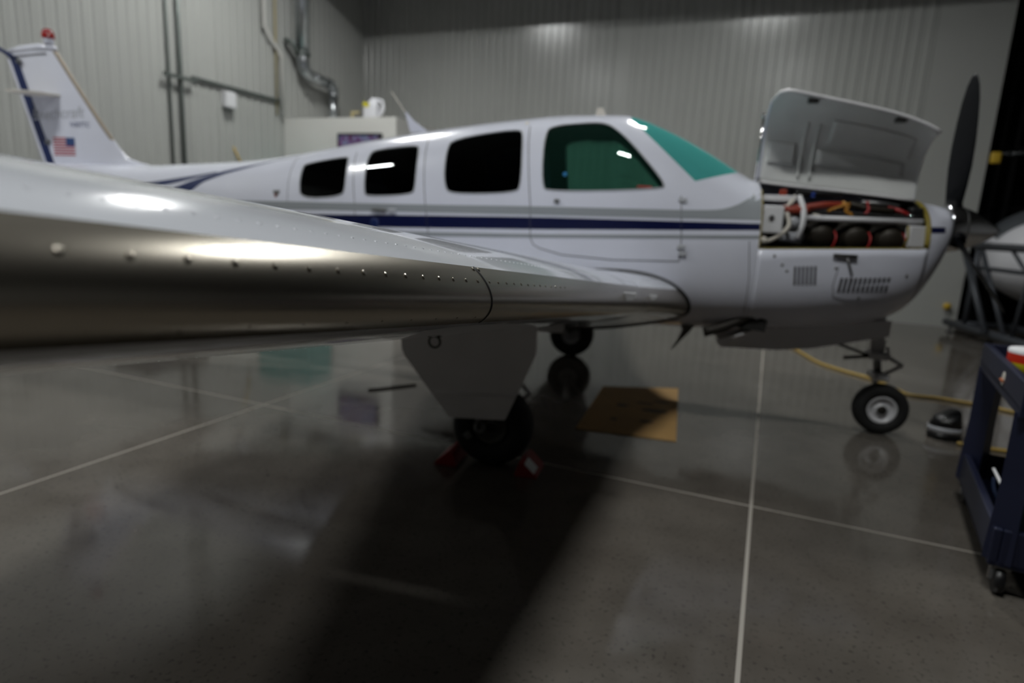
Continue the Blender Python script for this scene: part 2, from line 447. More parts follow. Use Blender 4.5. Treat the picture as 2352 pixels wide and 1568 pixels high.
# ceiling fixtures
fix_place = ['over the tail by the left wall', 'over the airplane nose', 'beside the near wing tip at the left wall', 'above the near wing root']
for (a, b), pl in zip(LAMP_SPOTS, fix_place):
    t = thing('ceiling_light', 'long white ceiling light ' + pl, 'light', H(a, b, LAMP_Z), 'hangar ceiling lights')
    L, W = 1.0, 0.34
    bm = nb(); hbox(bm, a - W / 2, a + W / 2, b - L / 2, b + L / 2, LAMP_Z + 0.05, LAMP_Z + 0.13, 0.01); obj('housing', bm, M['fixture'], t)
    bm = nb(); hbox(bm, a - W / 2 + 0.02, a + W / 2 - 0.02, b - L / 2 + 0.02, b + L / 2 - 0.02, LAMP_Z + 0.035, LAMP_Z + 0.048); obj('diffuser', bm, M['lampglow'], t)
    for s in (-1, 1):
        bm = nb(); hbox(bm, a + s * W / 2 - 0.006, a + s * W / 2 + 0.006, b - L / 2, b + L / 2, LAMP_Z - 0.018, LAMP_Z + 0.06); obj('skirt', bm, M['fixture'], t)
        bm = nb(); hbox(bm, a - W / 2, a + W / 2, b + s * L / 2 - 0.006, b + s * L / 2 + 0.006, LAMP_Z - 0.02, LAMP_Z + 0.06); obj('end_plate', bm, M['fixture'], t)
        bm = nb(); add_tube(bm, [H(a, b + s * 0.45, LAMP_Z + 0.12), H(a, b + s * 0.45, WALL_H)], 0.006, 6); obj('hanger_rod', bm, M['steel'], t)

# ------------------------------------------------------------------ the airplane (X forward, Y to its left, Z up)
plane = thing('airplane', 'white single-engine airplane with navy stripe and open engine cowl', 'airplane', (0, 0, 0))
ST = np.array([
[-5.35,1.46,1.34,.04,1.40,2.0,2.0],[-4.90,1.555,1.26,.12,1.42,2.1,2.1],[-4.20,1.575,1.14,.185,1.38,2.2,2.3],
[-3.50,1.585,1.03,.26,1.33,2.2,2.5],[-3.00,1.615,.95,.325,1.29,2.2,2.6],[-2.50,1.650,.87,.385,1.25,2.2,2.7],
[-2.18,1.690,.81,.43,1.22,2.25,2.8],[-1.76,1.763,.74,.48,1.18,2.3,2.9],[-1.39,1.830,.69,.52,1.16,2.4,3.0],
[-0.76,1.928,.635,.57,1.15,2.5,3.0],[-0.27,1.990,.615,.585,1.15,2.6,3.0],[0.13,2.027,.61,.585,1.15,2.6,3.0],
[0.47,2.032,.615,.585,1.15,2.6,3.0],[0.60,2.00,.62,.585,1.15,2.55,3.0],[0.74,1.947,.63,.582,1.15,2.45,3.0],
[0.95,1.850,.635,.575,1.15,2.3,3.0],[1.10,1.768,.64,.568,1.15,2.25,3.0],[1.23,1.690,.65,.560,1.15,2.3,3.0],
[1.35,1.632,.66,.550,1.15,2.5,3.0],[1.60,1.605,.68,.535,1.15,2.6,2.9],[2.00,1.575,.74,.500,1.17,2.6,2.7],
[2.15,1.562,.775,.475,1.20,2.6,2.6],[2.27,1.55,.83,.440,1.23,2.5,2.5],[2.34,1.54,.91,.405,1.26,2.4,2.4],
[2.41,1.53,1.05,.350,1.30,2.3,2.3],[2.46,1.52,1.17,.290,1.35,2.2,2.2],[2.50,1.51,1.25,.200,1.39,2.0,2.0]])
def pchip(x, xs, ys):
    h = np.diff(xs); d = np.diff(ys) / h; m = np.zeros(len(xs)); m[0] = d[0]; m[-1] = d[-1]
    for i in range(1, len(xs) - 1):
        if d[i-1] * d[i] > 0:
            w1 = 2*h[i] + h[i-1]; w2 = h[i] + 2*h[i-1]; m[i] = (w1 + w2) / (w1 / d[i-1] + w2 / d[i])
    i = int(np.clip(np.searchsorted(xs, x) - 1, 0, len(xs) - 2)); t = (x - xs[i]) / h[i]
    return float((2*t**3-3*t**2+1)*ys[i]+(t**3-2*t**2+t)*h[i]*m[i]+(-2*t**3+3*t**2)*ys[i+1]+(t**3-t**2)*h[i]*m[i+1])
_sec = {}
def sec(X):
    k = round(X, 4)
    if k not in _sec: _sec[k] = [pchip(X, ST[:, 0], ST[:, j]) for j in range(1, 7)]
    return _sec[k]
def halfw(X, z):
    zt, zb, w, zm, nu, nl = sec(X)
    u, n = ((z - zm) / (zt - zm), nu) if z >= zm else ((zm - z) / (zm - zb), nl)
    return 0.0 if u >= 1 else w * (1 - u ** n) ** (1 / n)
def ring_pt(X, th):
    """th from 0 (top) through pi/2 (right side, -Y) to pi (bottom) ..."""
    zt, zb, w, zm, nu, nl = sec(X); s, c = math.sin(th), math.cos(th)
    n = nu if c >= 0 else nl; hgt = (zt - zm) if c >= 0 else (zm - zb)
    y = -math.copysign(abs(s) ** (2 / n), s) * w; z = zm + math.copysign(abs(c) ** (2 / n), c) * hgt
    return Vector((X, y, z))
def surf(X, z, side=-1, off=0.0):
    return Vector((X, side * (halfw(X, z) + off), z))

# --- fuselage shell with the window openings cut out
NR = 72
def shell(x0, x1, nx, th0=0.0, th1=2 * math.pi, closed=True, nr=NR):
    bm = nb(); rows = []
    for i in range(nx + 1):
        X = x0 + (x1 - x0) * i / nx
        k = nr if closed else nr + 1
        rows.append([bm.verts.new(ring_pt(X, th0 + (th1 - th0) * j / nr)) for j in range(k)])
    grid_faces(bm, rows, closed)
    return bm
fus = shell(-5.35, 1.352, 150)
win_polys = {
 'win1': [(-1.772,1.371),(-1.80,1.479),(-1.815,1.591),(-1.80,1.622),(-1.463,1.678),(-1.442,1.658),(-1.414,1.46),(-1.438,1.399)],
 'win2': [(-1.221,1.410),(-1.248,1.436),(-1.266,1.601),(-1.27,1.700),(-1.234,1.729),(-0.929,1.766),(-0.891,1.741),(-0.867,1.479),(-0.893,1.432)],
 'win3': [(-0.588,1.449),(-0.649,1.492),(-0.674,1.734),(-0.655,1.813),(-0.212,1.889),(-0.164,1.847),(-0.13,1.52),(-0.172,1.472)],
 'win4': [(0.061,1.490),(0.015,1.526),(-0.012,1.865),(0.026,1.913),(0.245,1.936),(0.343,1.937),(0.419,1.907),(0.541,1.805),(0.69,1.652),(0.761,1.57),(0.755,1.532)],
}
def expand(poly, e):
    cx = sum(p[0] for p in poly) / len(poly); cz = sum(p[1] for p in poly) / len(poly); out = []
    for x, z in poly:
        d = math.hypot(x - cx, z - cz); out.append((x + (x - cx) / d * e, z + (z - cz) / d * e))
    return out
for k in win_polys: win_polys[k] = chaikin(expand(win_polys[k], 0.008), 2)
win_polys['windshield'] = [(0.515, 2.2), (0.515, 1.978), (0.60, 1.902), (0.942, 1.588), (1.225, 1.674), (1.36, 2.2)]
def cut_out(bm, poly):
    """cut a convex side-view polygon through the shell; returns the faces inside"""
    cx = sum(p[0] for p in poly) / len(poly); cz = sum(p[1] for p in poly) / len(poly)
    x0, x1 = min(p[0] for p in poly) - 0.06, max(p[0] for p in poly) + 0.06; z0, z1 = min(p[1] for p in poly) - 0.06, max(p[1] for p in poly) + 0.06
    ins = []
    for i in range(len(poly)):
        a, b = poly[i], poly[(i + 1) % len(poly)]
        nx, nz = b[1] - a[1], -(b[0] - a[0]); l = math.hypot(nx, nz)
        if l < 1e-7: continue
        nx /= l; nz /= l
        if (cx - a[0]) * nx + (cz - a[1]) * nz > 0: nx, nz = -nx, -nz
        ins.append((a, nx, nz))
        fs = [f for f in bm.faces if (lambda c: x0 < c.x < x1 and z0 < c.z < z1)(f.calc_center_median())]
        es = {e for f in fs for e in f.edges}; vs = {v for f in fs for v in f.verts}
        bmesh.ops.bisect_plane(bm, geom=list(vs) + list(es) + fs, dist=1e-6, plane_co=Vector((a[0], 0, a[1])), plane_no=Vector((nx, 0, nz)))
    res = []
    for f in bm.faces:
        c = f.calc_center_median()
        if x0 < c.x < x1 and z0 < c.z < z1 and all((c.x - a[0]) * nx + (c.z - a[1]) * nz < 1e-5 for a, nx, nz in ins): res.append(f)
    return res
def faces_to_bm(fs, off):
    t = nb(); mp = {}
    for f in fs:
        for v in f.verts:
            if v not in mp: mp[v] = t.verts.new(v.co + v.normal * off)
        try: t.faces.new([mp[v] for v in f.verts])
        except ValueError: pass
    return t
fus.normal_update()
bmesh.ops.recalc_face_normals(fus, faces=fus.faces)
fus.normal_update()
panes = []
for k, poly in win_polys.items():
    fs = cut_out(fus, poly); fus.normal_update()
    if k == 'windshield': panes.append((k, 0, faces_to_bm(fs, -0.003)))
    else:
        for s in (-1, 1): panes.append((k, s, faces_to_bm([f for f in fs if f.calc_center_median().y * s > 0], -0.004)))
    bmesh.ops.delete(fus, geom=fs, context='FACES')
# inner lining of the cabin
lin = faces_to_bm([f for f in fus.faces if -2.3 < f.calc_center_median().x < 1.34 and f.calc_center_median().z > 0.9], -0.025)
fuselage = obj('fuselage', fus, M['white'], plane, True)
obj('cabin_lining', lin, M['lining'], fuselage, True)
for k, s, b in panes:
    m = M['teal'] if k == 'windshield' else (M['green'] if k == 'win4' else M['tint'])
    o = obj('windshield' if k == 'windshield' else 'side_window', b, m, plane, True)
    if k == 'windshield': o['label'] = 'teal tinted wraparound windshield'
    elif k == 'win4': o['label'] = 'green tinted front side window'
    else: o['label'] = 'nearly black tinted cabin window'
# window trims
for k in win_polys:
    if k == 'windshield': continue
    for s in (-1, 1):
        bm = nb(); pts = [surf(x, z, s, 0.0) for x, z in win_polys[k]]; pts.append(pts[0]); add_tube(bm, pts, 0.005, 6, cap=False); obj('window_trim', bm, M['decalgray'], fuselage, True)
def surf_line(name, pts, r, m, parent, side=-1, n=8):
    out = []
    for (x0, z0), (x1, z1) in zip(pts, pts[1:]):
        for j in range(n): out.append(surf(x0 + (x1 - x0) * j / n, z0 + (z1 - z0) * j / n, side, -r * 0.4))
    out.append(surf(*pts[-1], side, -r * 0.4)); bm = nb(); add_tube(bm, out, r, 6); return obj(name, bm, m, parent, True)
for s in (-1,):
    surf_line('door_gap', [(-0.135,1.912),(-0.10,1.70),(-0.056,1.40),(-0.042,1.194),(-0.02,1.15),(0.026,1.128),(0.17,1.096),(0.50,1.085),(0.901,1.103),(0.901,1.235),(0.875,1.496)], 0.0035, M['seam'], fuselage)
    surf_line('door_gap', [(-0.848,1.813),(-0.80,1.5),(-0.744,1.153),(-0.74,0.95)], 0.0035, M['seam'], fuselage)
    surf_line('door_gap', [(-1.395,1.712),(-1.35,1.5),(-1.32,1.344),(-1.30,1.0)], 0.0030, M['seam'], fuselage)
    surf_line('door_gap', [(-1.93,1.70),(-1.91,1.5),(-1.89,1.344),(-1.87,1.05)], 0.0025, M['seam'], fuselage)
    surf_line('panel_gap', [(1.296,1.25),(1.321,1.024),(1.325,0.80)], 0.0025, M['seam'], fuselage)
# windshield base strip and pillar
# stripes: ribbons lying on the skin
def ribbon(name, top, bot, m, parent, side=-1, off=0.0015, nx=60):
    xs0, xs1 = top[0][0], top[-1][0]; bm = nb(); rows = []
    tx = np.array([p[0] for p in top]); tz = np.array([p[1] for p in top]); bx = np.array([p[0] for p in bot]); bz = np.array([p[1] for p in bot])
    for i in range(nx + 1):
        X = xs0 + (xs1 - xs0) * i / nx; za = float(np.interp(X, tx, tz)); zb_ = float(np.interp(X, bx, bz)); 
        if za < zb_ + 1e-4: za = zb_ + 1e-4
        rows.append([bm.verts.new(surf(X, za + (zb_ - za) * j / 6, side, off)) for j in range(7)])
    grid_faces(bm, rows); return obj(name, bm, m, parent, True)
for s in (-1, 1):
    ribbon('blue_stripe', [(-3.2,1.17),(-1.585,1.265),(-0.702,1.299),(0.041,1.325),(1.350,1.355)], [(-3.2,1.12),(-1.585,1.185),(-0.698,1.219),(0.046,1.251),(1.350,1.317)], M['navy'], fuselage, s)
    ribbon('grey_stripe', [(-2.6,1.325),(-1.892,1.344),(-1.374,1.353),(-0.706,1.370),(0.036,1.393),(0.45,1.402),(0.87,1.412),(1.075,1.422),(1.14,1.434),(1.20,1.455),(1.24,1.477),(1.276,1.504),(1.31,1.542),(1.334,1.584),(1.350,1.615)],
           [(-2.6,1.26),(-1.512,1.299),(-0.703,1.319),(0.454,1.351),(1.350,1.376)], M['stripegray'], fuselage, s, nx=90)
    ribbon('grey_pinstripe', [(-1.9,1.145),(-0.697,1.190),(0.049,1.218),(1.350,1.286)], [(-1.9,1.118),(-0.696,1.163),(0.05,1.197),(1.350,1.266)], M['stripegray'], fuselage, s)
    # tail swooshes
    ribbon('tail_swoosh', [(-3.9,1.33),(-3.208,1.446),(-2.813,1.507),(-2.62,1.543)], [(-3.9,1.27),(-3.208,1.40),(-2.95,1.45),(-2.62,1.535)], M['blue'], fuselage, s)
    ribbon('tail_swoosh', [(-2.99,1.405),(-2.86,1.455),(-2.72,1.502),(-2.55,1.552),(-2.399,1.590),(-2.071,1.659),(-1.95,1.683)], [(-2.99,1.30),(-2.86,1.35),(-2.75,1.432),(-2.705,1.460),(-2.53,1.530),(-2.279,1.602),(-2.102,1.647),(-1.95,1.680)], M['blue'], fuselage, s, nx=80)
# lettering
def put_text(txt, size, x0, z0, m, parent, fn, name='lettering', shear=0.0, slope=0.0, align='LEFT'):
    me = text_mesh(txt, size, shear, align)
    for v in me.vertices:
        X = x0 + v.co.x; z = z0 + v.co.y + slope * v.co.x; v.co = fn(X, z)
    me.name = name
    return link_mesh(name, me, m, parent)
put_text('N307TC', 0.30, -2.72, 0.86, M['decalblue'], fuselage, lambda X, z: surf(X, z, -1, 0.003), 'registration_number', slope=-0.03)
# small emblem and door hardware
bm = nb()
add_prism(bm, [(-2.028,1.418),(-1.966,1.420),(-1.972,1.398),(-1.997,1.366),(-2.02,1.398)], 0.001, 0.004, lambda u, v, d: surf(u, v, -1, d)); e_ = obj('emblem', bm, M['steel'], fuselage)
bm = nb(); add_prism(bm, [(-2.006,1.392),(-1.988,1.392),(-1.997,1.368)], 0.004, 0.006, lambda u, v, d: surf(u, v, -1, d)); obj('emblem_point', bm, M['red'], fuselage)
bm = nb(); add_box(bm, surf(-1.12, 1.315, -1, 0.012), (0.11, 0.02, 0.022), bevel=0.006); obj('door_handle', bm, M['steel'], plane)
bm = nb(); add_box(bm, surf(-1.02, 1.318, -1, 0.008), (0.06, 0.014, 0.03), bevel=0.005); obj('door_latch', bm, M['decalgray'], plane)
bm = nb(); add_box(bm, surf(0.115, 1.43, -1, 0.006), (0.035, 0.012, 0.022), bevel=0.004); obj('door_latch', bm, M['steel'], plane)
bm = nb(); add_lathe(bm, surf(-1.155, 1.225, -1, -0.005), (0, -1, 0), [(0, 0.034), (0.010, 0.034), (0.014, 0.026), (0.014, 0.0)], 20); obj('fuel_drain_cap', bm, M['blue'], plane, True)
for X, z in ((0.885, 1.47), (0.915, 1.15), (0.905, 1.19)):
    bm = nb(); add_box(bm, surf(X, z, -1, 0.006), (0.05, 0.012, 0.028), bevel=0.004); obj('door_hinge', bm, M['decalgray'], plane)
# cabin inside: seats, glareshield, compass
for y in (-0.24, 0.24):
    for X in (0.05, -0.85):
        bm = nb(); add_box(bm, (X + 0.05, y, 1.05), (0.46, 0.44, 0.14), bevel=0.04)
        st = obj('cabin_seat', bm, M['seat'], plane, True)
        bm = nb(); add_box(bm, (X - 0.22, y, 1.36), (0.11, 0.38, 0.50), Vector((1, 0, 0.18)), bevel=0.045, seg=3); obj('seat_back', bm, M['seat'], st, True)
        bm = nb(); add_box(bm, (X - 0.28, y * 0.8, 1.66), (0.06, 0.18, 0.10), bevel=0.03); obj('headrest', bm, M['seat'], st, True)
bm = nb(); add_prism(bm, [(0.86,1.30),(0.84,1.56),(1.00,1.585),(1.12,1.58),(1.12,1.30)], -0.36, 0.36, lambda u, v, d: Vector((u, d, v))); obj('glareshield', bm, M['black'], plane)
bm = nb(); add_box(bm, (1.03, 0.0, 1.69), (0.06, 0.07, 0.045), bevel=0.008); obj('compass', bm, M['black'], plane)
bm = nb(); add_tube(bm, [Vector((0.51, 0, 2.02)), Vector((1.03, 0, 1.70))], 0.004, 6); obj('compass_post', bm, M['black'], plane)
# stickers in the front window corner
bm = nb(); add_lathe(bm, surf(0.15, 1.60, -1, -0.002), (0, -1, 0.2), [(0, 0.014), (0.002, 0.014), (0.002, 0)], 16); obj('blue_sticker', bm, mat('sticker_blue', (0.02, 0.16, 0.36), 0.4), plane)
bm = nb(); add_prism(bm, [(0.60,1.535),(0.70,1.535),(0.69,1.548),(0.61,1.548)], 0.002, 0.003, lambda u, v, d: surf(u, v, -1, d)); obj('red_sticker', bm, M['red'], plane)

# --- nose: lower cowl, nose bowl, firewall, opened right cowl door
def z_cut(X): return 1.208 + (X - 1.352) * 0.0575
def th_for(X, z):
    lo, hi = 0.0, math.pi
    for _ in range(40):
        mid = (lo + hi) / 2
        if ring_pt(X, mid).z > z: lo = mid
        else: hi = mid
    return lo
HINGE_Y = 0.085
def th_hinge(X):
    zt, zb, w, zm, nu, nl = sec(X); return math.asin((HINGE_Y / w) ** (nu / 2))
bm = nb(); rows = []
for i in range(41):
    X = 1.354 + (2.302 - 1.354) * i / 40; t0 = th_for(X, z_cut(X))
    rows.append([bm.verts.new(ring_pt(X, t0 + (2 * math.pi + th_hinge(X) - t0) * j / 60)) for j in range(61)])
grid_faces(bm, rows); bmesh.ops.recalc_face_normals(bm, faces=bm.faces)
cowl = obj('lower_cowl', bm, M['white'], plane, True)
sm = cowl.modifiers.new('thick', 'SOLIDIFY'); sm.thickness = 0.006; sm.offset = -1
bm = shell(2.304, 2.50, 14, nr=56)
bowl = obj('nose_bowl', bm, M['white'], plane, True)
bm = nb(); vs = [bm.verts.new(ring_pt(1.352, 2 * math.pi * j / 48) * 1.0) for j in range(48)]
bm.faces.new(vs); obj('firewall', bm, M['inner'], plane)
bm = nb(); vs = [bm.verts.new(ring_pt(2.303, 2 * math.pi * j / 48)) for j in range(48)]
bm.faces.new(vs); obj('front_baffle', bm, M['bay'], plane)
# air inlets beside the spinner
for s in (-1, 1):
    bm = nb(); add_lathe(bm, (2.438, s * 0.20, 1.36), (1, s * -0.55, 0), [(0, 0.0), (0.005, 0.075), (0.0, 0.085), (-0.04, 0.085)], 24); obj('air_inlet', bm, M['black'], bowl, True)
bm = nb(); add_lathe(bm, (2.455, -0.02, 1.20), (1, 0, -0.35), [(0.03, 0.0), (0.03, 0.07), (-0.02, 0.09)], 24); obj('air_inlet', bm, M['black'], bowl, True)
# engine opening rim
bm = nb(); pts = [surf(1.356, z, -1, -0.004) for z in np.linspace(1.56, 1.212, 12)] + [surf(X, z_cut(X), -1, -0.004) for X in np.linspace(1.36, 2.298, 16)] + [surf(2.300, z, -1, -0.004) for z in np.linspace(1.265, 1.54, 12)]
add_tube(bm, pts, 0.006, 6); obj('cowl_edge', bm, M['olive'], cowl, True)
# stripe on the nose bowl and lower cowl left part
ribbon('blue_stripe', [(2.306,1.386),(2.40,1.390)], [(2.306,1.352),(2.40,1.357)], M['navy'], bowl, -1, nx=10)
# opened cowl door: the missing skin turned up 90 degrees about the top hinge
def door_pt(X, th, inset=0.0):
    h_ = ring_pt(X, th_hinge(X)); p = ring_pt(X, th); a_, b_ = (p.z - h_.z), abs(p.y) - abs(h_.y); k_ = math.radians(9)
    return Vector((X, h_.y + a_ * math.cos(k_) + b_ * math.sin(k_), h_.z + b_ * math.cos(k_) - a_ * math.sin(k_)))
def door_n(X, th):
    a = door_pt(X, th + 0.01) - door_pt(X, max(0, th - 0.01)); b_ = door_pt(X + 0.01, th) - door_pt(X - 0.01, th)
    n = b_.cross(a).normalized()
    return n if n.y < 0 or n.z < 0 else -n       # towards the inside (concave, camera side)
bm = nb(); rows = []; rows2 = []
NX, NT = 60, 26
def fmax(X): return 0.78 + 0.22 * math.sqrt(max(0.0, 1 - (1 - min(1.0, (X - 1.362) / 0.10)) ** 2))
xd0, xd1 = 1.362, 2.298
for i in range(NX + 1):
    X = xd0 + (xd1 - xd0) * i / NX; t0 = th_for(X, z_cut(X))
    rows.append([bm.verts.new(door_pt(X, th_hinge(X) + (t0 - th_hinge(X)) * fmax(X) * j / NT)) for j in range(NT + 1)])
grid_faces(bm, rows)
bmesh.ops.recalc_face_normals(bm, faces=bm.faces)
cdoor = obj('cowl_door', bm, M['inner'], plane, True); cdoor['label'] = 'white cowl door standing open, inner side showing'
sm = cdoor.modifiers.new('thick', 'SOLIDIFY'); sm.thickness = 0.012; sm.offset = 0
def on_door(X, f, lift=0.012):
    th = th_hinge(X) + (th_for(X, z_cut(X)) - th_hinge(X)) * f * fmax(X)
    return door_pt(X, th) + door_n(X, th) * lift
def door_patch(name, x0, x1, f0, f1, lift, m, nx=16, nf=12):
    bm = nb(); rows = []
    for i in range(nx + 1):
        X = x0 + (x1 - x0) * i / nx
        rows.append([bm.verts.new(on_door(X, f0 + (f1 - f0) * j / nf, lift)) for j in range(nf + 1)])
    grid_faces(bm, rows); o = obj(name, bm, m, cdoor, True)
    sm = o.modifiers.new('thick', 'SOLIDIFY'); sm.thickness = 0.012; sm.offset = 0
    return o
door_patch('stiffener_panel', 1.69, 2.20, 0.20, 0.34, 0.014, M['inner'])
door_patch('stiffener_panel', 1.74, 2.22, 0.40, 0.72, 0.010, M['inner'])
door_patch('stiffener_panel', 1.40, 1.56, 0.16, 0.36, 0.012, M['inner'])
for xr in (1.60, 1.67): 
    bm = nb(); add_tube(bm, [on_door(xr, f, 0.008) for f in np.linspace(0.06, 0.62, 14)], 0.009, 6); obj('stiffener_rib', bm, M['inner'], cdoor, True)
def door_rim(name, pts, r, m): bm = nb(); add_tube(bm, pts, r, 6); obj(name, bm, m, cdoor, True)
door_rim('door_lip', [on_door(X, 1.0, 0.0) for X in np.linspace(xd0, xd1, 30)], 0.011, M['gearwhite'])
door_rim('door_lip', [on_door(xd0, f, 0.0) for f in np.linspace(0.02, 1, 24)], 0.011, M['white'])
for X in (1.58, 2.08):
    bm = nb(); add_box(bm, on_door(X, 0.95, 0.016), (0.06, 0.03, 0.03), bevel=0.006); obj('door_latch', bm, M['steel'], cdoor)
bm = nb(); add_tube(bm, [Vector((1.345, -0.10, 1.62)), Vector((1.34, -0.15, 2.02))], 0.008, 8); obj('door_prop_rod', bm, M['chrome'], plane, True)
bm = nb(); add_lathe(bm, (1.338, -0.15, 2.03), (0, -1, 0), [(-0.015, 0.0), (-0.012, 0.014), (0.012, 0.014), (0.015, 0.0)], 12); obj('door_prop_knob', bm, M['chrome'], plane, True)
bm = nb(); add_tube(bm, [Vector((x_, -HINGE_Y - 0.004, sec(x_)[0] + 0.002)) for x_ in np.linspace(1.37, 2.29, 12)], 0.010, 8); obj('door_hinge_tube', bm, M['gearwhite'], plane, True)

# --- engine
bm = nb(); add_box(bm, (1.86, 0.0, 1.33), (0.80, 0.34, 0.26), bevel=0.03); engine = obj('engine', bm, M['greasy'], plane, True)
for X in (1.73, 1.92, 2.11):
    bm = nb()
    prof = [(0, 0.055)]
    for k in range(9): prof += [(0.02 + k * 0.022, 0.085), (0.030 + k * 0.022, 0.085), (0.030 + k * 0.022, 0.068), (0.041 + k * 0.022, 0.068)]
    prof += [(0.23, 0.07), (0.25, 0.055), (0.25, 0.0)]
    add_lathe(bm, (X, -0.15, 1.315), (0, -1, -0.08), prof, 24); obj('cylinder', bm, M['bronze'], engine, True)
    bm = nb(); add_tube(bm, smooth_path([(X + 0.06, -0.33, 1.36), (X + 0.075, -0.40, 1.30), (X + 0.06, -0.40, 1.23)], 4), 0.006, 8); obj('spark_plug_lead', bm, M['red'], engine, True)
bm = nb(); add_tube(bm, [(1.60, -0.40, 1.405), (2.26, -0.38, 1.412)], 0.017, 12); obj('intake_rail', bm, M['hub'], engine, True)
bm = nb(); add_box(bm, (1.93, -0.36, 1.43), (0.66, 0.05, 0.03), bevel=0.006); obj('baffle_strip', bm, M['black'], engine)
bm = nb(); add_box(bm, (1.425, -0.40, 1.385), (0.115, 0.16, 0.165), bevel=0.008); wb = obj('relay_box', bm, M['paper'], engine)
bm = nb(); add_lathe(bm, (1.415, -0.482, 1.395), (0, -1, 0), [(0, 0.016), (0.005, 0.016), (0.008, 0)], 12); obj('relay_box_latch', bm, M['steel'], engine)
bm = nb(); add_box(bm, (1.46, -0.34, 1.515), (0.19, 0.10, 0.035), bevel=0.006); obj('bracket', bm, M['gearwhite'], engine)
bm = nb(); add_tube(bm, smooth_path([(1.385, -0.44, 1.24), (1.46, -0.46, 1.28), (1.52, -0.46, 1.35), (1.50, -0.44, 1.43)], 5), 0.014, 10); obj('breather_hose', bm, M['ivory'], engine, True)
bm = nb(); add_tube(bm, smooth_path([(1.585, -0.42, 1.28), (1.60, -0.44, 1.36), (1.598, -0.42, 1.45), (1.575, -0.36, 1.53)], 5), 0.017, 10); obj('air_duct', bm, M['paper'], engine, True)
bm = nb(); add_lathe(bm, (1.555, -0.30, 1.375), (0, -1, 0), [(0, 0.04), (0.10, 0.04), (0.12, 0.025), (0.12, 0)], 16); obj('fuel_pump', bm, M['decalgray'], engine, True)
bm = nb(); add_box(bm, (1.56, -0.32, 1.29), (0.14, 0.16, 0.07), bevel=0.02); obj('filter_housing', bm, M['decalgray'], engine, True)
bm = nb(); add_tube(bm, smooth_path([(1.49, -0.36, 1.46), (1.60, -0.38, 1.465), (1.72, -0.38, 1.485), (1.84, -0.34, 1.49)], 5), 0.021, 10); obj('red_hose', bm, M['redhose'], engine, True)
bm = nb(); add_tube(bm, smooth_path([(1.49, -0.40, 1.45), (1.54, -0.41, 1.445), (1.63, -0.40, 1.45)], 5), 0.024, 10); obj('red_hose', bm, M['redhose'], engine, True)
bm = nb(); add_box(bm, (1.49, -0.30, 1.545), (0.04, 0.05, 0.06), bevel=0.008); obj('red_cap', bm, M['redhose'], engine)
bm = nb(); add_tube(bm, smooth_path([(1.82, -0.36, 1.51), (1.85, -0.38, 1.48), (1.84, -0.38, 1.455), (1.88, -0.38, 1.435)], 5), 0.010, 8); obj('orange_wire', bm, M['orange'], engine, True)
bm = nb(); add_tube(bm, smooth_path([(1.74, -0.38, 1.45), (1.78, -0.39, 1.47), (1.86, -0.38, 1.50)], 5), 0.008, 8); obj('orange_wire', bm, M['orange'], engine, True)
bm = nb(); add_tube(bm, smooth_path([(1.47, -0.38, 1.44), (1.52, -0.40, 1.48), (1.55, -0.36, 1.53)], 5), 0.013, 8); obj('yellow_hose', bm, M['ivory'], engine, True)
bm = nb(); add_tube(bm, smooth_path([(1.88, -0.30, 1.50), (2.00, -0.32, 1.475), (2.12, -0.30, 1.47)], 5), 0.022, 10); obj('induction_pipe', bm, M['bronze'], engine, True)
bm = nb(); add_tube(bm, smooth_path([(1.95, -0.26, 1.515), (2.06, -0.28, 1.51), (2.16, -0.25, 1.495)], 5), 0.016, 10); obj('induction_pipe', bm, M['steel'], engine, True)
bm = nb(); add_tube(bm, smooth_path([(1.62, -0.34, 1.47), (1.66, -0.37, 1.43), (1.70, -0.38, 1.415)], 5), 0.015, 8); obj('fuel_line', bm, M['ivory'], engine, True)
bm = nb(); add_tube(bm, smooth_path([(1.96, -0.34, 1.52), (1.97, -0.36, 1.47), (1.95, -0.37, 1.44)], 4), 0.008, 8); obj('red_wire', bm, M['red'], engine, True)
bm = nb(); add_tube(bm, smooth_path([(2.10, -0.28, 1.49), (2.16, -0.32, 1.47), (2.20, -0.32, 1.45)], 4), 0.012, 8); obj('red_wire', bm, M['red'], engine, True)
bm = nb(); add_box(bm, (1.70, -0.27, 1.555), (0.26, 0.10, 0.03), bevel=0.006); obj('fuel_manifold', bm, M['black'], engine)
bm = nb(); add_box(bm, (1.66, -0.32, 1.545), (0.022, 0.02, 0.035), bevel=0.004); obj('blue_fitting', bm, mat('blue_anodised', (0.05, 0.10, 0.42), 0.3, metal=0.5), engine)
bm = nb(); add_box(bm, (2.235, -0.385, 1.325), (0.105, 0.04, 0.125), Vector((1, 0.35, 0)), Vector((-0.35, 1, 0)), bevel=0.006); obj('baffle_box', bm, M['paper'], engine)
bm = nb(); add_tube(bm, [(2.17, -0.42, 1.262), (2.185, -0.42, 1.32), (2.18, -0.41, 1.385)], 0.006, 6); obj('baffle_seal', bm, M['olive'], engine, True)
bm = nb(); add_tube(bm, [surf(2.292, z, -1, -0.015) for z in np.linspace(1.27, 1.535, 14)], 0.013, 8); obj('baffle_seal', bm, M['olive'], engine, True)
bm = nb(); add_box(bm, (2.24, -0.30, 1.46), (0.07, 0.08, 0.07), bevel=0.01); obj('alternator', bm, M['black'], engine)
bm = nb(); add_lathe(bm, (2.20, -0.34, 1.435), (0.3, -1, 0), [(0, 0.02), (0.04, 0.02), (0.04, 0)], 12); obj('hose_clamp', bm, M['chrome'], engine, True)
bm = nb(); add_lathe(bm, (1.385, -0.44, 1.255), (0, -1, 0), [(0, 0.026), (0.03, 0.026), (0.04, 0)], 14); obj('drain_cap', bm, M['ivory'], engine, True)

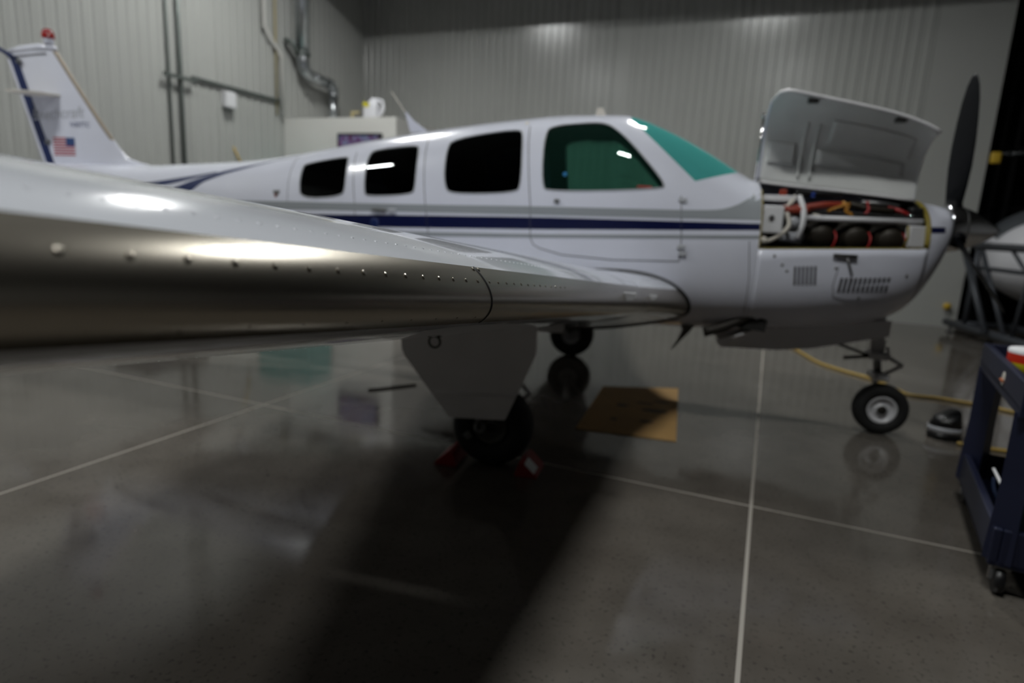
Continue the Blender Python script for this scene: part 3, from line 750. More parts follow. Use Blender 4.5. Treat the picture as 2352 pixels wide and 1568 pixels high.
# --- cowl louvres, T-handle, gear door fairing
def slot(x, z0, z1, w, slant, parent):
    bm = nb(); add_prism(bm, [(x, z1), (x + w, z1), (x + w - slant, z0), (x - slant, z0)], -0.004, 0.002, lambda u, v, d: surf(u, v, -1, d)); obj('louvre', bm, M['exhaust'], parent)
for k in range(6): slot(1.568 + k * 0.0225, 1.004 + k * 0.0018, 1.115 + k * 0.0018, 0.012, -0.012, cowl)
for k in range(11): slot(1.836 + k * 0.0262, 0.977 + k * 0.0018, 1.064 + k * 0.0018, 0.015, 0.004, cowl)
bm = nb(); add_tube(bm, [surf(1.775, 1.196, -1, 0.012), surf(1.905, 1.194, -1, 0.014)], 0.010, 8); th_ = obj('oil_door_handle', bm, M['greasy'], cowl, True)
bm = nb(); add_tube(bm, [surf(1.85, 1.192, -1, 0.012), surf(1.895, 1.08, -1, 0.012)], 0.006, 8); obj('oil_door_rod', bm, M['steel'], cowl, True)
surf_line('access_panel_gap', [(1.815,1.13),(1.80,1.02),(1.815,0.945),(1.90,0.93),(2.06,0.945)], 0.0025, M['seam'], cowl)
for X, z in ((1.50, 1.12), (1.53, 1.085), (1.96, 0.95), (1.80, 1.12), (1.45, 1.17), (2.20, 1.1)):
    bm = nb(); add_lathe(bm, surf(X, z, -1, -0.001), (0, -1, 0), [(0, 0.009), (0.003, 0.008), (0.004, 0)], 10); obj('cowl_screw', bm, M['steel'], cowl, True)

# --- spinner and propeller
PZ = 1.388
bm = nb()
pr = [(0.0, 0.0), (0.0, 0.148)]
for k in range(13):
    t = k / 12; pr.append((0.02 + 0.315 * t, 0.148 * (1 - t ** 1.75) ** 0.9 if t < 1 else 0.0))
add_lathe(bm, (2.505, 0, PZ), (1, 0, 0), pr, 40); prop_root = obj('spinner', bm, mat('polished_aluminium', (0.78, 0.78, 0.80), 0.16, metal=1.0), plane, True)
bm = nb(); add_lathe(bm, (2.600, 0, PZ), (1, 0, 0), [(0, 0.138), (0.004, 0.139), (0.010, 0.136)], 40); obj('spinner_band', bm, M['steel'], prop_root, True)
bstat = [(0.10, 0.075, 62, 0.045), (0.17, 0.095, 56, 0.035), (0.26, 0.115, 50, 0.026), (0.38, 0.135, 44, 0.020), (0.52, 0.140, 39, 0.016), (0.66, 0.130, 35, 0.012), (0.78, 0.110, 33, 0.010), (0.87, 0.080, 31, 0.007), (0.92, 0.045, 30, 0.005), (0.942, 0.014, 30, 0.003)]
for k in range(3):
    ang = math.radians(3 + 120 * k)       # from straight up towards +Y
    ra = Vector((0, math.sin(ang), math.cos(ang))); ta = Vector((1, 0, 0)).cross(ra)
    bm = nb(); rows = []
    for r_, ch, pit, tk in bstat:
        pt = math.radians(pit); cd = (ta * math.cos(pt) + Vector((1, 0, 0)) * math.sin(pt)); nd = cd.cross(ra)
        c0 = Vector((2.555, 0, PZ)) + ra * r_
        rows.append([bm.verts.new(c0 + cd * (ch * 0.5 * math.cos(2 * math.pi * j / 16)) + nd * (tk * 0.5 * math.sin(2 * math.pi * j / 16))) for j in range(16)])
    grid_faces(bm, rows, True); bm.faces.new(rows[0]); bm.faces.new(rows[-1]); bmesh.ops.recalc_face_normals(bm, faces=bm.faces)
    obj('propeller_blade', bm, M['propblack'], prop_root, True)
    bm = nb(); add_lathe(bm, Vector((2.555, 0, PZ)) + ra * 0.10, ra, [(0, 0.05), (0.05, 0.05), (0.06, 0.042), (0.08, 0.04)], 20); obj('blade_ferrule', bm, M['propblack'], prop_root, True)

# --- wings
WP = dict(c0=2.1, c1=1.07, t0=.165, t1=.167, i0=4.5, i1=2.3, xl=.82, sw=.1086, zl=.838, di=.1114)
def wing_pt(Yd, xc, up):
    """Yd: distance from the centreline (positive outboard)"""
    s = (Yd - .6) / 4.5; c = WP['c0'] + (WP['c1'] - WP['c0']) * s; tc = WP['t0'] + (WP['t1'] - WP['t0']) * s
    inc = math.radians(WP['i0'] + (WP['i1'] - WP['i0']) * s)
    gl = min(1, max(0, (1.35 - Yd) / 0.85)) ** 1.6 * 0.17
    c += gl
    x = min(max(xc, 0.0), 1.0)
    yt = 5 * tc * (.2969 * math.sqrt(x) - .1260 * x - .3516 * x * x + .2843 * x ** 3 - .1036 * x ** 4)
    m_, k_ = .2025, 15.957
    yc = k_ / 6 * (x ** 3 - 3 * m_ * x * x + m_ * m_ * (3 - m_) * x) if x < m_ else k_ * m_ ** 3 / 6 * (1 - x)
    X0 = WP['xl'] - WP['sw'] * (Yd - .6) + gl; Z0 = WP['zl'] + WP['di'] * (Yd - .6)
    zz = (yc + (yt if up else -yt)) * c; xx = x * c
    return Vector((X0 - xx * math.cos(inc), Yd, Z0 + zz * math.cos(inc) - xx * math.sin(inc)))
SU, SL = 0.026, 0.0155            # chord fractions where the metal nose ends
def loft_strip(ys, params, side, off=0.0):
    """params: list of (xc, up) ordered round the section"""
    bm = nb(); rows = []
    for y in ys:
        pts = [wing_pt(y, xc, up) for xc, up in params]
        if off:
            q = []
            for k, p in enumerate(pts):
                t_ = pts[min(k + 1, len(pts) - 1)] - pts[max(k - 1, 0)]
                q.append(p + Vector((t_.z, 0, -t_.x)).normalized() * off)
            pts = q
        rows.append([bm.verts.new(Vector((p.x, side * p.y, p.z))) for p in pts])
    grid_faces(bm, rows); bmesh.ops.recalc_face_normals(bm, faces=bm.faces)
    return bm
def lin(a, b, n): return [a + (b - a) * i / n for i in range(n + 1)]
nose_par = [(SL * (1 - k / 9) ** 2, False) for k in range(9)] + [(0.0, True)] + [(SU * (k / 12) ** 2, True) for k in range(1, 13)]
def chordwise(x0, x1, n, up): return [(x0 + (x1 - x0) * (k / n) ** 1.5, up) for k in range(n + 1)]
JOINT = 3.475
for side, nm in ((-1, 'right'), (1, 'left')):
    ys = lin(0.50, 5.06, 92)
    up = loft_strip(ys, chordwise(SU, 0.74, 44, True), side); wing = obj('wing', up, M['wingwhite'], plane, True)
    wing['label'] = 'glossy white wing skin with metal leading edge' 
    lo = loft_strip(ys, chordwise(SL, 0.74, 36, False), side); obj('wing_lower_skin', lo, M['wingwhite'], wing, True)
    for nm2, y0, y1 in (('flap', 0.62, 2.66), ('aileron', 2.68, 5.04)):
        par = [(0.742 + (1 - 0.742) * k / 10, False) for k in range(11)][::-1] + [(0.742 + (1 - 0.742) * k / 10, True) for k in range(11)]
        b_ = loft_strip(lin(y0, y1, 20), par, side); obj(nm2, b_, M['wingwhite'], wing, True)
    # metal nose panels
    b_ = loft_strip(lin(JOINT + 0.0012, 5.03, 40), nose_par, side, 0.0012); obj('leading_edge_panel', b_, M['porous'], wing, True)
    b_ = loft_strip(lin(1.02, JOINT - 0.0012, 56), nose_par, side, 0.0012); obj('leading_edge_panel', b_, M['porous'], wing, True)
    b_ = loft_strip(lin(0.50, 1.018, 14), nose_par, side, 0.0004); obj('wing_root_nose', b_, M['porous'], wing, True)
    # dark slot between the two metal panels
    bm = nb(); add_tube(bm, [Vector((p.x, side * p.y, p.z)) for p in [wing_pt(JOINT, xc, u_) for xc, u_ in nose_par]], 0.0030, 6); obj('panel_joint', bm, M['seal'], wing, True)
    # rubber seal where the wing meets the fuselage
    pts = []
    for xc, u_ in [(0.60 - 0.58 * (k / 30) ** 0.8, False) for k in range(30)] + nose_par + [(0.026 + 0.46 * (k / 30) ** 1.4, True) for k in range(1, 31)]:
        yy = 0.60
        for _ in range(6):
            p = wing_pt(yy, xc, u_); hw_ = halfw(min(p.x, 2.2), p.z); yy = max(hw_, 0.47) + 0.002
        p = wing_pt(yy, xc, u_); pts.append(Vector((p.x, side * p.y, p.z)))
    bm = nb(); add_tube(bm, pts, 0.013, 8); obj('wing_root_seal', bm, M['seal'], wing, True)
    # tip cap
    bm = nb(); rows = []
    for k in range(9):
        a_ = k / 8 * math.pi / 2; sc_ = math.cos(a_); row = []
        for xc, u_ in [(1 - j / 24, False) for j in range(24)] + [(j / 24, True) for j in range(25)]:
            p = wing_pt(5.06, xc ** 1.6, u_); mid = wing_pt(5.06, xc ** 1.6, True) * 0.5 + wing_pt(5.06, xc ** 1.6, False) * 0.5
            q = mid + (p - mid) * max(sc_, 0.02); q.y = 5.06 + 0.10 * math.sin(a_); row.append(bm.verts.new(Vector((q.x, side * q.y, q.z))))
        rows.append(row)
    grid_faces(bm, rows); bmesh.ops.recalc_face_normals(bm, faces=bm.faces); obj('wing_tip', bm, M['wingwhite'], wing, True)
    if side == -1:
        # rivets along the metal nose
        bm = nb(); add_lathe(bm, (0, 0, 0), (0, 0, 1), [(-0.001, 0.0026), (0.0006, 0.0023), (0.0010, 0.0012), (0.0011, 0)], 8)
        rme = bpy.data.meshes.new('rivet'); bm.to_mesh(rme); bm.free(); rme.materials.append(M['porous'])
        def rivet(Yd, xc, u_, parent, sc=1.0):
            p = wing_pt(Yd, xc, u_); t_ = wing_pt(Yd, xc + 0.002, u_) - wing_pt(Yd, xc - 0.002, u_)
            n = Vector((-t_.z, 0, t_.x)).normalized()
            if n.x < 0 and xc < 0.02: n = -n
            if xc >= 0.02 and ((n.z < 0) == u_): n = -n
            o = bpy.data.objects.new('rivet', rme); COL.objects.link(o); o.parent = parent
            o.location = Vector((p.x, side * p.y, p.z)) + n * 0.0012; o.rotation_euler = n.to_track_quat('Z', 'Y').to_euler(); o.scale = (sc, sc, sc)
        y = 4.56
        while y > JOINT + 0.02: rivet(y, 0.0095, True, wing, 1.5); y -= 0.050
        y = JOINT - 0.02
        while y > 2.9: rivet(y, 0.0095, True, wing, 1.2); y -= 0.045
        y = 4.50
        while y > JOINT: rivet(y, 0.0065, False, wing, 0.7); y -= 0.075
        for y in (JOINT + 0.012, JOINT - 0.012): rivet(y, 0.0225, True, wing, 1.8)
        # rows of flush rivets on the painted skin
        for nm3, xr, y0, y1, st_ in (('rivet_row', 0.05, 2.2, 4.5, 0.028), ('rivet_row', 0.22, 1.2, 4.4, 0.030), ('rivet_row', 0.34, 1.2, 4.4, 0.030)):
            bm = nb(); y = y0
            while y < y1:
                p = wing_pt(y, xr, True); add_lathe(bm, (p.x, side * p.y, p.z - 0.0008), (0.15 if xr < .1 else 0, 0, 1), [(0, 0.0030), (0.0011, 0.0026), (0.0012, 0)], 6); y += st_
            o = obj(nm3, bm, M['wingwhite'], wing, True); o['kind'] = 'stuff'
        for xr in (0.2,):
            bm = nb(); y = 1.8
            while y < 4.5:
                p = wing_pt(y, xr, False); add_lathe(bm, (p.x, side * p.y, p.z + 0.0008), (0, 0, -1), [(0, 0.0030), (0.0010, 0.0026), (0.0011, 0)], 6); y += 0.03
            o = obj('rivet_row', bm, M['wingwhite'], wing, True); o['kind'] = 'stuff'
        # stall vanes on the metal nose
        for yv, sz in ((1.95, 0.028), (1.20, 0.022)):
            p = wing_pt(yv, 0.004, True); q = Vector((p.x, -p.y, p.z))
            bm = nb(); add_prism(bm, [(-0.9, 0.55), (1.5, 0.55), (1.1, -0.45), (-0.7, -0.75)], -0.012, 0.012, lambda u, v, d: q + Vector((u * sz, d, v * sz))); obj('stall_vane', bm, M['strut'], wing)
        # tie-down ring
        p = wing_pt(2.4, 0.31, False); p = Vector((0.003, -2.4, 0.882))
        bm = nb(); add_box(bm, p + Vector((0, 0, -0.006)), (0.05, 0.03, 0.03), bevel=0.004); tr = obj('tie_down_bracket', bm, M['greasy'], wing)
        bm = nb(); add_tube(bm, [p + Vector((0.022 * math.sin(a_), -0.004, -0.040 - 0.022 * math.cos(a_))) for a_ in lin(0, 2 * math.pi, 20)], 0.0045, 6, cap=False); obj('tie_down_ring', bm, M['greasy'], wing, True)

# --- landing gear
def wheel(cx, cy, r, w, hubr, nm, hubm, toe=0.0):
    ax = Vector((math.sin(toe), -math.cos(toe), 0)); c = Vector((cx, cy, r))
    bm = nb(); prof = []
    rim = hubr
    n = 28; tr_ = (r - rim) / 2; rc = (r + rim) / 2
    pr_ = [(-w * 0.5 * math.copysign(abs(math.cos(t)) ** 0.7, math.cos(t)), rc + tr_ * math.copysign(abs(math.sin(t)) ** 0.8, math.sin(t))) for t in lin(0, 2 * math.pi, n)]
    add_lathe(bm, c, ax, pr_, 48)
    for v in bm.verts:
        if v.co.z < 0.006: v.co.z = 0.002
    t = obj(nm, bm, M['tire'], plane, True)
    bm = nb(); add_lathe(bm, c, ax, [(-w * 0.36, 0.0), (-w * 0.36, rim * 0.9), (-w * 0.42, rim * 1.06), (-w * 0.30, rim * 1.02), (w * 0.25, rim * 1.02), (w * 0.42, rim * 1.06), (w * 0.38, rim * 0.92), (w * 0.22, rim * 0.80), (w * 0.20, rim * 0.45), (w * 0.32, rim * 0.42), (w * 0.34, 0.0)], 36)
    obj('wheel_hub', bm, hubm, t, True)
    bm = nb(); add_lathe(bm, c + ax * (w * 0.34), ax, [(0, rim * 0.34), (0.006, rim * 0.34), (0.010, rim * 0.24), (0.010, 0)], 20); obj('axle_nut', bm, M['greasy'], t, True)
    return t
for s in (-1, 1):
    t = wheel(0.0 if s < 0 else 0.0, s * 1.46, 0.218, 0.165, 0.085, 'main_wheel', M['hubdark'] if s < 0 else M['strut'])
    bm = nb(); add_tube(bm, [(0.02, s * 1.36, 0.90), (0.01, s * 1.36, 0.52)], 0.045, 14); ms = obj('main_gear_strut', bm, M['strut'], plane, True)
    bm = nb(); add_tube(bm, [(0.01, s * 1.36, 0.54), (0.0, s * 1.36, 0.24)], 0.030, 14); obj('oleo_piston', bm, M['chrome'], ms, True)
    bm = nb(); add_tube(bm, [(0.0, s * 1.34, 0.235), (0.0, s * 1.52, 0.222)], 0.026, 12); obj('axle', bm, M['strut'], ms, True)
    bm = nb(); add_tube(bm, [(0.05, s * 1.36, 0.50), (0.17, s * 1.36, 0.38), (0.05, s * 1.36, 0.26)], 0.016, 8); obj('torque_link', bm, M['strut'], ms, True)
    bm = nb(); add_tube(bm, [(0.02, s * 1.34, 0.62), (0.02, s * 0.72, 0.80)], 0.020, 10); obj('side_brace', bm, M['strut'], ms, True)
    # outer door plate
    pl = [(-0.474,0.80),(-0.474,0.62),(-0.460,0.585),(-0.204,0.272),(0.097,0.296),(0.238,0.652),(0.238,0.83)]
    bm = nb(); add_prism(bm, pl, 1.585, 1.605, lambda u, v, d: Vector((u, s * (d + 0.03 * (v - 0.3)), v))); gd = obj('main_gear_door', bm, M['gearwhite'], plane)
    bm = nb(); add_tube(bm, [(-0.285, s * 1.612, 0.405), (0.150, s * 1.612, 0.428)], 0.0045, 6); obj('door_crease', bm, M['gearwhite'], gd, True)
    bm = nb(); add_tube(bm, [(-0.05, s * 1.585, 0.29), (-0.05, s * 1.575, 0.245)], 0.014, 8); obj('door_bracket', bm, M['steel'], gd, True)
    bm = nb(); add_lathe(bm, (-0.045, s * 1.56, 0.225), (0, s, 0), [(0, 0.030), (0.02, 0.030), (0.02, 0.016), (0.0, 0.016)], 18); obj('bracket_eye', bm, M['steel'], gd, True)
    bm = nb(); add_box(bm, (-0.11, s * 1.56, 0.17), (0.04, 0.012, 0.04), Vector((1, 0, 1)), bevel=0.004); obj('brake_bolt_plate', bm, M['steel'], gd)
    # inner door, folded down
    bm = nb(); add_prism(bm, [(-0.42,0.72),(0.26,0.74),(0.22,0.60),(-0.36,0.58)], 0.60, 0.615, lambda u, v, d: Vector((u, s * (d + (0.74 - v) * 0.25), v))); obj('inner_gear_door', bm, M['gearwhite'], plane)
    bm = nb(); add_box(bm, (-0.05, s * 1.0, 0.806 if s < 0 else 0.806), (0.62, 0.66, 0.02)); obj('wheel_well', bm, M['bay'], plane)
NX_ = 2.335
wheel(NX_, -0.01, 0.172, 0.125, 0.088, 'nose_wheel', M['hub'])
bm = nb(); add_tube(bm, [(2.235, 0, 0.86), (2.262, 0, 0.545)], 0.042, 14); ns = obj('nose_gear_strut', bm, M['strut'], plane, True)
bm = nb(); add_tube(bm, [(2.262, 0, 0.56), (2.288, 0, 0.40)], 0.026, 12); obj('oleo_piston', bm, M['steel'], ns, True)
bm = nb(); add_box(bm, (2.262, 0, 0.535), (0.12, 0.14, 0.05), bevel=0.015); obj('strut_collar', bm, M['hub'], ns, True)
bm = nb(); add_box(bm, (2.292, 0, 0.395), (0.10, 0.17, 0.05), bevel=0.015); obj('fork_crown', bm, M['hub'], ns, True)
for s in (-1, 1):
    bm = nb(); add_tube(bm, [(2.295, s * 0.082, 0.39), (NX_, s * 0.088, 0.172)], 0.014, 8); obj('fork_leg', bm, M['hub'], ns, True) if s > 0 else bm.free()
bm = nb(); add_tube(bm, [(2.30, -0.01, 0.545), (2.425, -0.01, 0.478)], 0.014, 8); obj('torque_link', bm, M['hub'], ns, True)
bm = nb(); add_tube(bm, [(2.425, -0.01, 0.478), (2.315, -0.01, 0.405)], 0.014, 8); obj('torque_link', bm, M['hub'], ns, True)
bm = nb(); add_tube(bm, [(2.20, -0.03, 0.535), (1.985, -0.03, 0.600)], 0.010, 8); obj('drag_brace', bm, M['greasy'], ns, True)
bm = nb(); add_tube(bm, [(2.20, -0.05, 0.53), (2.05, -0.05, 0.505)], 0.012, 8); obj('tow_pin', bm, M['greasy'], ns, True)
bm = nb(); add_box(bm, (2.30, 0.04, 0.585), (0.035, 0.03, 0.10), bevel=0.006); obj('steering_arm', bm, M['black'], ns)
bm = nb(); add_tube(bm, [(2.31, -0.03, 0.60), (2.32, -0.05, 0.545)], 0.010, 8); obj('steering_link', bm, M['hub'], ns, True)
# long nose gear doors
for s in (-1, 1):
    bm = nb(); add_prism(bm, [(1.200,0.640),(1.207,0.565),(1.235,0.530),(1.60,0.545),(1.80,0.575),(2.251,0.695),(2.253,0.795),(2.10,0.775),(1.70,0.700),(1.45,0.668)], 0.19, 0.205, lambda u, v, d: Vector((u, s * (d + 0.10 * (0.72 - v)), v))); obj('nose_gear_door', bm, M['gearwhite'], plane)
# exhaust, cowl flap, belly blade aerial
for s in (-1, 1):
    bm = nb(); add_tube(bm, smooth_path([(1.44, s * 0.40, 0.80), (1.34, s * 0.43, 0.765), (1.22, s * 0.44, 0.70), (1.13, s * 0.44, 0.665)], 5), 0.030, 14, cap=False); ex = obj('exhaust_pipe', bm, M['exhaust'], plane, True)
    sm = ex.modifiers.new('thick', 'SOLIDIFY'); sm.thickness = 0.004
    bm = nb(); add_lathe(bm, (1.135, s * 0.44, 0.667), (-1, 0, -0.3), [(0, 0.032), (0.035, 0.034), (0.035, 0.030), (0.0, 0.028)], 18); obj('exhaust_tip', bm, M['exhaust'], ex, True)
    bm = nb(); add_prism(bm, [(1.30,0.705),(1.47,0.690),(1.475,0.76),(1.44,0.775)], 0.33, 0.44, lambda u, v, d: Vector((u, s * d, v))); obj('exhaust_opening', bm, M['bay'], plane)
    bm = nb(); add_prism(bm, [(1.20,0.600),(1.42,0.690),(1.42,0.700),(1.20,0.615)], 0.24, 0.42, lambda u, v, d: Vector((u, s * d, v))); obj('cowl_flap', bm, M['gearwhite'], plane)
bm = nb(); add_prism(bm, [(0.955,0.690),(1.055,0.690),(1.03,0.650),(0.965,0.565),(0.922,0.508),(0.915,0.512),(0.945,0.570),(0.972,0.640)], -0.355, -0.343, lambda u, v, d: Vector((u, d, v))); obj('belly_aerial', bm, M['hubdark'], plane)
# --- antennas on the roof
bm = nb(); add_prism(bm, [(-1.130,1.900),(-0.985,1.905),(-1.105,1.985),(-1.165,2.045),(-1.180,2.045)], -0.006, 0.006, lambda u, v, d: Vector((u, d, v))); an = obj('whip_antenna_base', bm, M['white'], plane)
bm = nb(); add_tube(bm, [(-1.170, 0, 2.035), (-1.292, 0, 2.19)], 0.0035, 6, radii=[0.006, 0.003]); obj('antenna_whip', bm, M['ivory'], plane, True)
bm = nb(); add_prism(bm, [(0.245,2.020),(0.335,2.020),(0.300,2.092),(0.262,2.092)], -0.012, 0.012, lambda u, v, d: Vector((u, d, v))); obj('blade_antenna', bm, M['ivory'], plane)
bm = nb(); add_lathe(bm, surf(-0.165, 1.935, -1, -0.002), (0, -0.6, 1), [(0, 0.014), (0.008, 0.010), (0.010, 0)], 12); obj('roof_lamp', bm, M['ivory'], plane, True)
# --- tail fin, rudder, stabiliser
FZ = [1.53, 1.57, 1.600, 1.634, 1.70, 1.773, 2.194, 2.525]
FL = [-3.15, -3.38, -3.56, -3.69, -3.775, -3.837, -4.159, -4.398]
def fin_le(z): return pchip(z, np.array(FZ), np.array(FL))
def fin_te(z): return -4.56 - (z - 1.589) * 0.348
def fin_y(X, z):
    a, b_ = fin_le(z), fin_te(z); x = min(1, max(0, (a - X) / (a - b_))); t = 0.055 - 0.022 * (z - 1.55)
    return t * (2.6 * math.sqrt(x) - 1.3 * x - 1.0 * x * x + 0.25 * x ** 3) * 0.62 + 0.010 * x
bm = nb(); rows = []
for z in lin(1.53, 2.50, 40):
    a, b_ = fin_le(z), fin_te(z); row = []
    for k in range(31): X = a + (b_ - a) * (k / 30) ** 1.6; row.append(Vector((X, -fin_y(X, z), z)))
    row = row[::-1] + [Vector((p.x, -p.y, p.z)) for p in row[1:]]
    rows.append([bm.verts.new(p) for p in row])
grid_faces(bm, rows); bmesh.ops.recalc_face_normals(bm, faces=bm.faces); fin = obj('tail_fin', bm, M['white'], plane, True)
bm = nb(); rows = []
for z in lin(1.785, 2.50, 24):
    a = fin_le(z); row = []
    for k in range(13):
        f_ = abs(k - 6) / 6; X = a - 0.030 * f_ ** 1.6; yy = (fin_y(X, z) + 0.0015) * (1 if k > 6 else -1); row.append(bm.verts.new(Vector((X + 0.0015 * (1 - f_), yy if k != 6 else 0, z))))
    rows.append(row)
grid_faces(bm, rows); bmesh.ops.recalc_face_normals(bm, faces=bm.faces); obj('fin_nose_strip', bm, M['tan'], fin, True)
# rounded tip fairing
bm = nb(); pts = [Vector((-4.385, 0, 2.520)), Vector((-4.55, 0, 2.528)), Vector((-4.75, 0, 2.512)), Vector((-4.90, 0, 2.492))]
add_tube(bm, pts, 0.03, 16, radii=[0.018, 0.034, 0.036, 0.026]); obj('fin_tip', bm, M['white'], fin, True)
bm = nb(); add_tube(bm, [Vector((-4.46, -0.03, 2.478)), Vector((-4.82, -0.03, 2.452))], 0.004, 6); obj('fin_tip_gap', bm, M['seam'], fin, True)
# rudder swung away from the camera
rc = math.radians(33)
bm = nb(); rows = []
RD = Vector((-math.cos(rc), math.sin(rc), 0)); RN = Vector((RD.y, -RD.x, 0))
def rud(z, f_, s): 
    ch = 0.44 - 0.18 * (z - 1.4); th_r = 0.030 * (1 - f_) + 0.002
    return Vector((fin_te(z) - 0.012, 0, z)) + RD * (ch * f_) + RN * (s * th_r)
for z in lin(1.42, 2.50, 24):
    rows.append([bm.verts.new(rud(z, f_, 1)) for f_ in lin(1, 0, 8)] + [bm.verts.new(rud(z, f_, -1)) for f_ in lin(0, 1, 8)])
grid_faces(bm, rows); bm.faces.new(rows[0]); bm.faces.new(rows[-1]); bmesh.ops.recalc_face_normals(bm, faces=bm.faces); rudder = obj('rudder', bm, M['white'], plane, True)
# blue edge stripe along the hinge line of the fin
bm = nb(); rows = []
for z in lin(1.56, 2.455, 20):
    x1 = fin_te(z); rows.append([bm.verts.new(Vector((x1 + dx, -fin_y(x1 + dx, z) - 0.0015, z))) for dx in (-0.004, 0.03, 0.06, 0.085)])
grid_faces(bm, rows); obj('fin_blue_stripe', bm, M['blue'], fin)
bm = nb(); add_prism(bm, [(-4.775,2.449),(-4.86,2.453),(-5.02,2.530),(-4.985,2.545)], 0.034, 0.037, lambda u, v, d: Vector((u, -d + 0.0, v))); obj('fin_blue_stripe', bm, M['blue'], fin)
for z in (1.745, 2.41):
    bm = nb(); add_box(bm, (fin_te(z) + 0.10, -0.042, z), (0.05, 0.02, 0.03), bevel=0.005); obj('rudder_hinge', bm, M['steel'], fin)
# blade aerials on the fin
for s in (-1, 1):
    bm = nb(); add_prism(bm, [(-4.34,0.02),(-4.66,0.02),(-4.70,0.16),(-4.66,0.25),(-4.52,0.25),(-4.42,0.19)], 2.128, 2.142, lambda u, v, d: Vector((u, s * v, d))); obj('fin_blade_antenna', bm, M['ivory'], fin)
bm = nb(); add_lathe(bm, (-4.455, 0, 2.555), (0, 0, 1), [(0, 0.035), (0.03, 0.042), (0.045, 0.042), (0.045, 0)], 20); bc = obj('beacon_base', bm, M['white'], fin, True)
bm = nb(); add_lathe(bm, (-4.455, 0, 2.600), (0, 0, 1), [(0, 0.048), (0.045, 0.046), (0.07, 0.032), (0.08, 0)], 20); obj('beacon_lens', bm, M['redlens'], fin, True)
for s in (-1, 1):
    bm = nb(); rows = []
    for y in lin(0.0, 1.85, 16):
        c_ = 1.0 - 0.42 * y / 1.85; x0 = -4.02 - 0.20 * y; row = []
        for k in range(17):
            a_ = 2 * math.pi * k / 16; row.append(bm.verts.new(Vector((x0 - c_ * (0.5 - 0.5 * math.cos(a_)), s * (0.05 + y), 1.43 + 0.045 * math.sin(a_) * (1 - 0.5 * y / 1.85)))))
        rows.append(row)
    grid_faces(bm, rows); bmesh.ops.recalc_face_normals(bm, faces=bm.faces); obj('tailplane', bm, M['white'], plane, True)
finfn = lambda d: (lambda X, z: Vector((X, -fin_y(X, z) - d, z)))
put_text('Beechcraft', 0.128, -4.67, 1.930, M['decalgray'], fin, finfn(0.002), 'maker_script', shear=0.15, slope=0.06)
put_text('N307TC', 0.056, -4.262, 1.882, M['decalblue'], fin, finfn(0.002), 'fin_registration', slope=0.0)
fx0, fx1, fz0, fz1 = -4.460, -4.225, 1.640, 1.790
for k in range(7):
    h_ = (fz1 - fz0) / 13; zb_ = fz0 + 2 * k * h_; x_end = fx1 if k < 4 else fx0 + 0.60 * (fx1 - fx0)
    bm = nb(); add_prism(bm, [(fx0, zb_), (x_end, zb_ + 0.012 * (x_end - fx0)), (x_end, zb_ + h_ + 0.012 * (x_end - fx0)), (fx0, zb_ + h_)], 0.002, 0.003, lambda u, v, d: Vector((u, -fin_y(u, v) - d, v))); obj('flag_stripe', bm, M['flagred'], fin)
bm = nb(); add_prism(bm, [(fx0 + 0.60 * (fx1 - fx0), fz0 + 7 * h_), (fx1, fz0 + 7 * h_), (fx1, fz1), (fx0 + 0.60 * (fx1 - fx0), fz1)], 0.002, 0.003, lambda u, v, d: Vector((u, -fin_y(u, v) - d, v))); obj('flag_canton', bm, M['flagblue'], fin)

# ------------------------------------------------------------------ things on the floor
# chocks
for X, rot, lb in ((0.205, 0, 'red rubber wheel chock with white print, in front of the near main wheel'), (-0.205, 1, 'plain red rubber wheel chock behind the near main wheel')):
    s = 1 if rot == 0 else -1; t = thing('wheel_chock', lb, 'chock', (X, -1.50, 0), 'wheel chocks')
    bm = nb(); add_prism(bm, [(-0.045,0.0),(0.075,0.0),(0.065,0.02),(0.0,0.080),(-0.025,0.070)], -0.10, 0.10, lambda u, v, d: Vector((X + s * u, -1.50 + d, v))); obj('chock_body', bm, M['chock'], t)
    if rot == 0:
        bm = nb(); add_prism(bm, [(-0.10, 0.1), (0.02, 0.1), (0.02, 0.9), (-0.10, 0.9)], 0.001, 0.003, lambda u, v, d: Vector((X + 0.065 - v * 0.065 + d, -1.53 + u * 0.8, 0.02 + v * 0.060 + d))); obj('chock_print', bm, M['decalwhite'], t)
# cardboard sheet with oil stains
t = thing('cardboard_sheet', 'flat brown cardboard sheet with oil stains under the fuselage', 'cardboard', (0.70, -0.15, 0))
cb = [(0.431,0.383),(1.032,0.584),(0.992,-0.745),(0.363,-0.744)]
bm = nb(); add_prism(bm, cb, 0.0005, 0.006, lambda u, v, d: Vector((u, v, d))); obj('sheet', bm, M['cardboard'], t)
for cx, cy, rx, ry in ((0.85,-0.15,0.10,0.05),(0.78,0.02,0.07,0.03),(0.62,-0.10,0.05,0.04),(0.90,0.10,0.06,0.03),(0.58,-0.45,0.03,0.03),(0.80,-0.42,0.05,0.03)):
    pts = [(cx + rx * math.cos(a_) * random.uniform(0.75, 1.2), cy + ry * math.sin(a_) * random.uniform(0.75, 1.2)) for a_ in lin(0, 2 * math.pi, 14)[:-1]]
    bm = nb(); add_prism(bm, pts, 0.006, 0.0066, lambda u, v, d: Vector((u, v, d))); obj('oil_stain', bm, M['cardstain'], t)
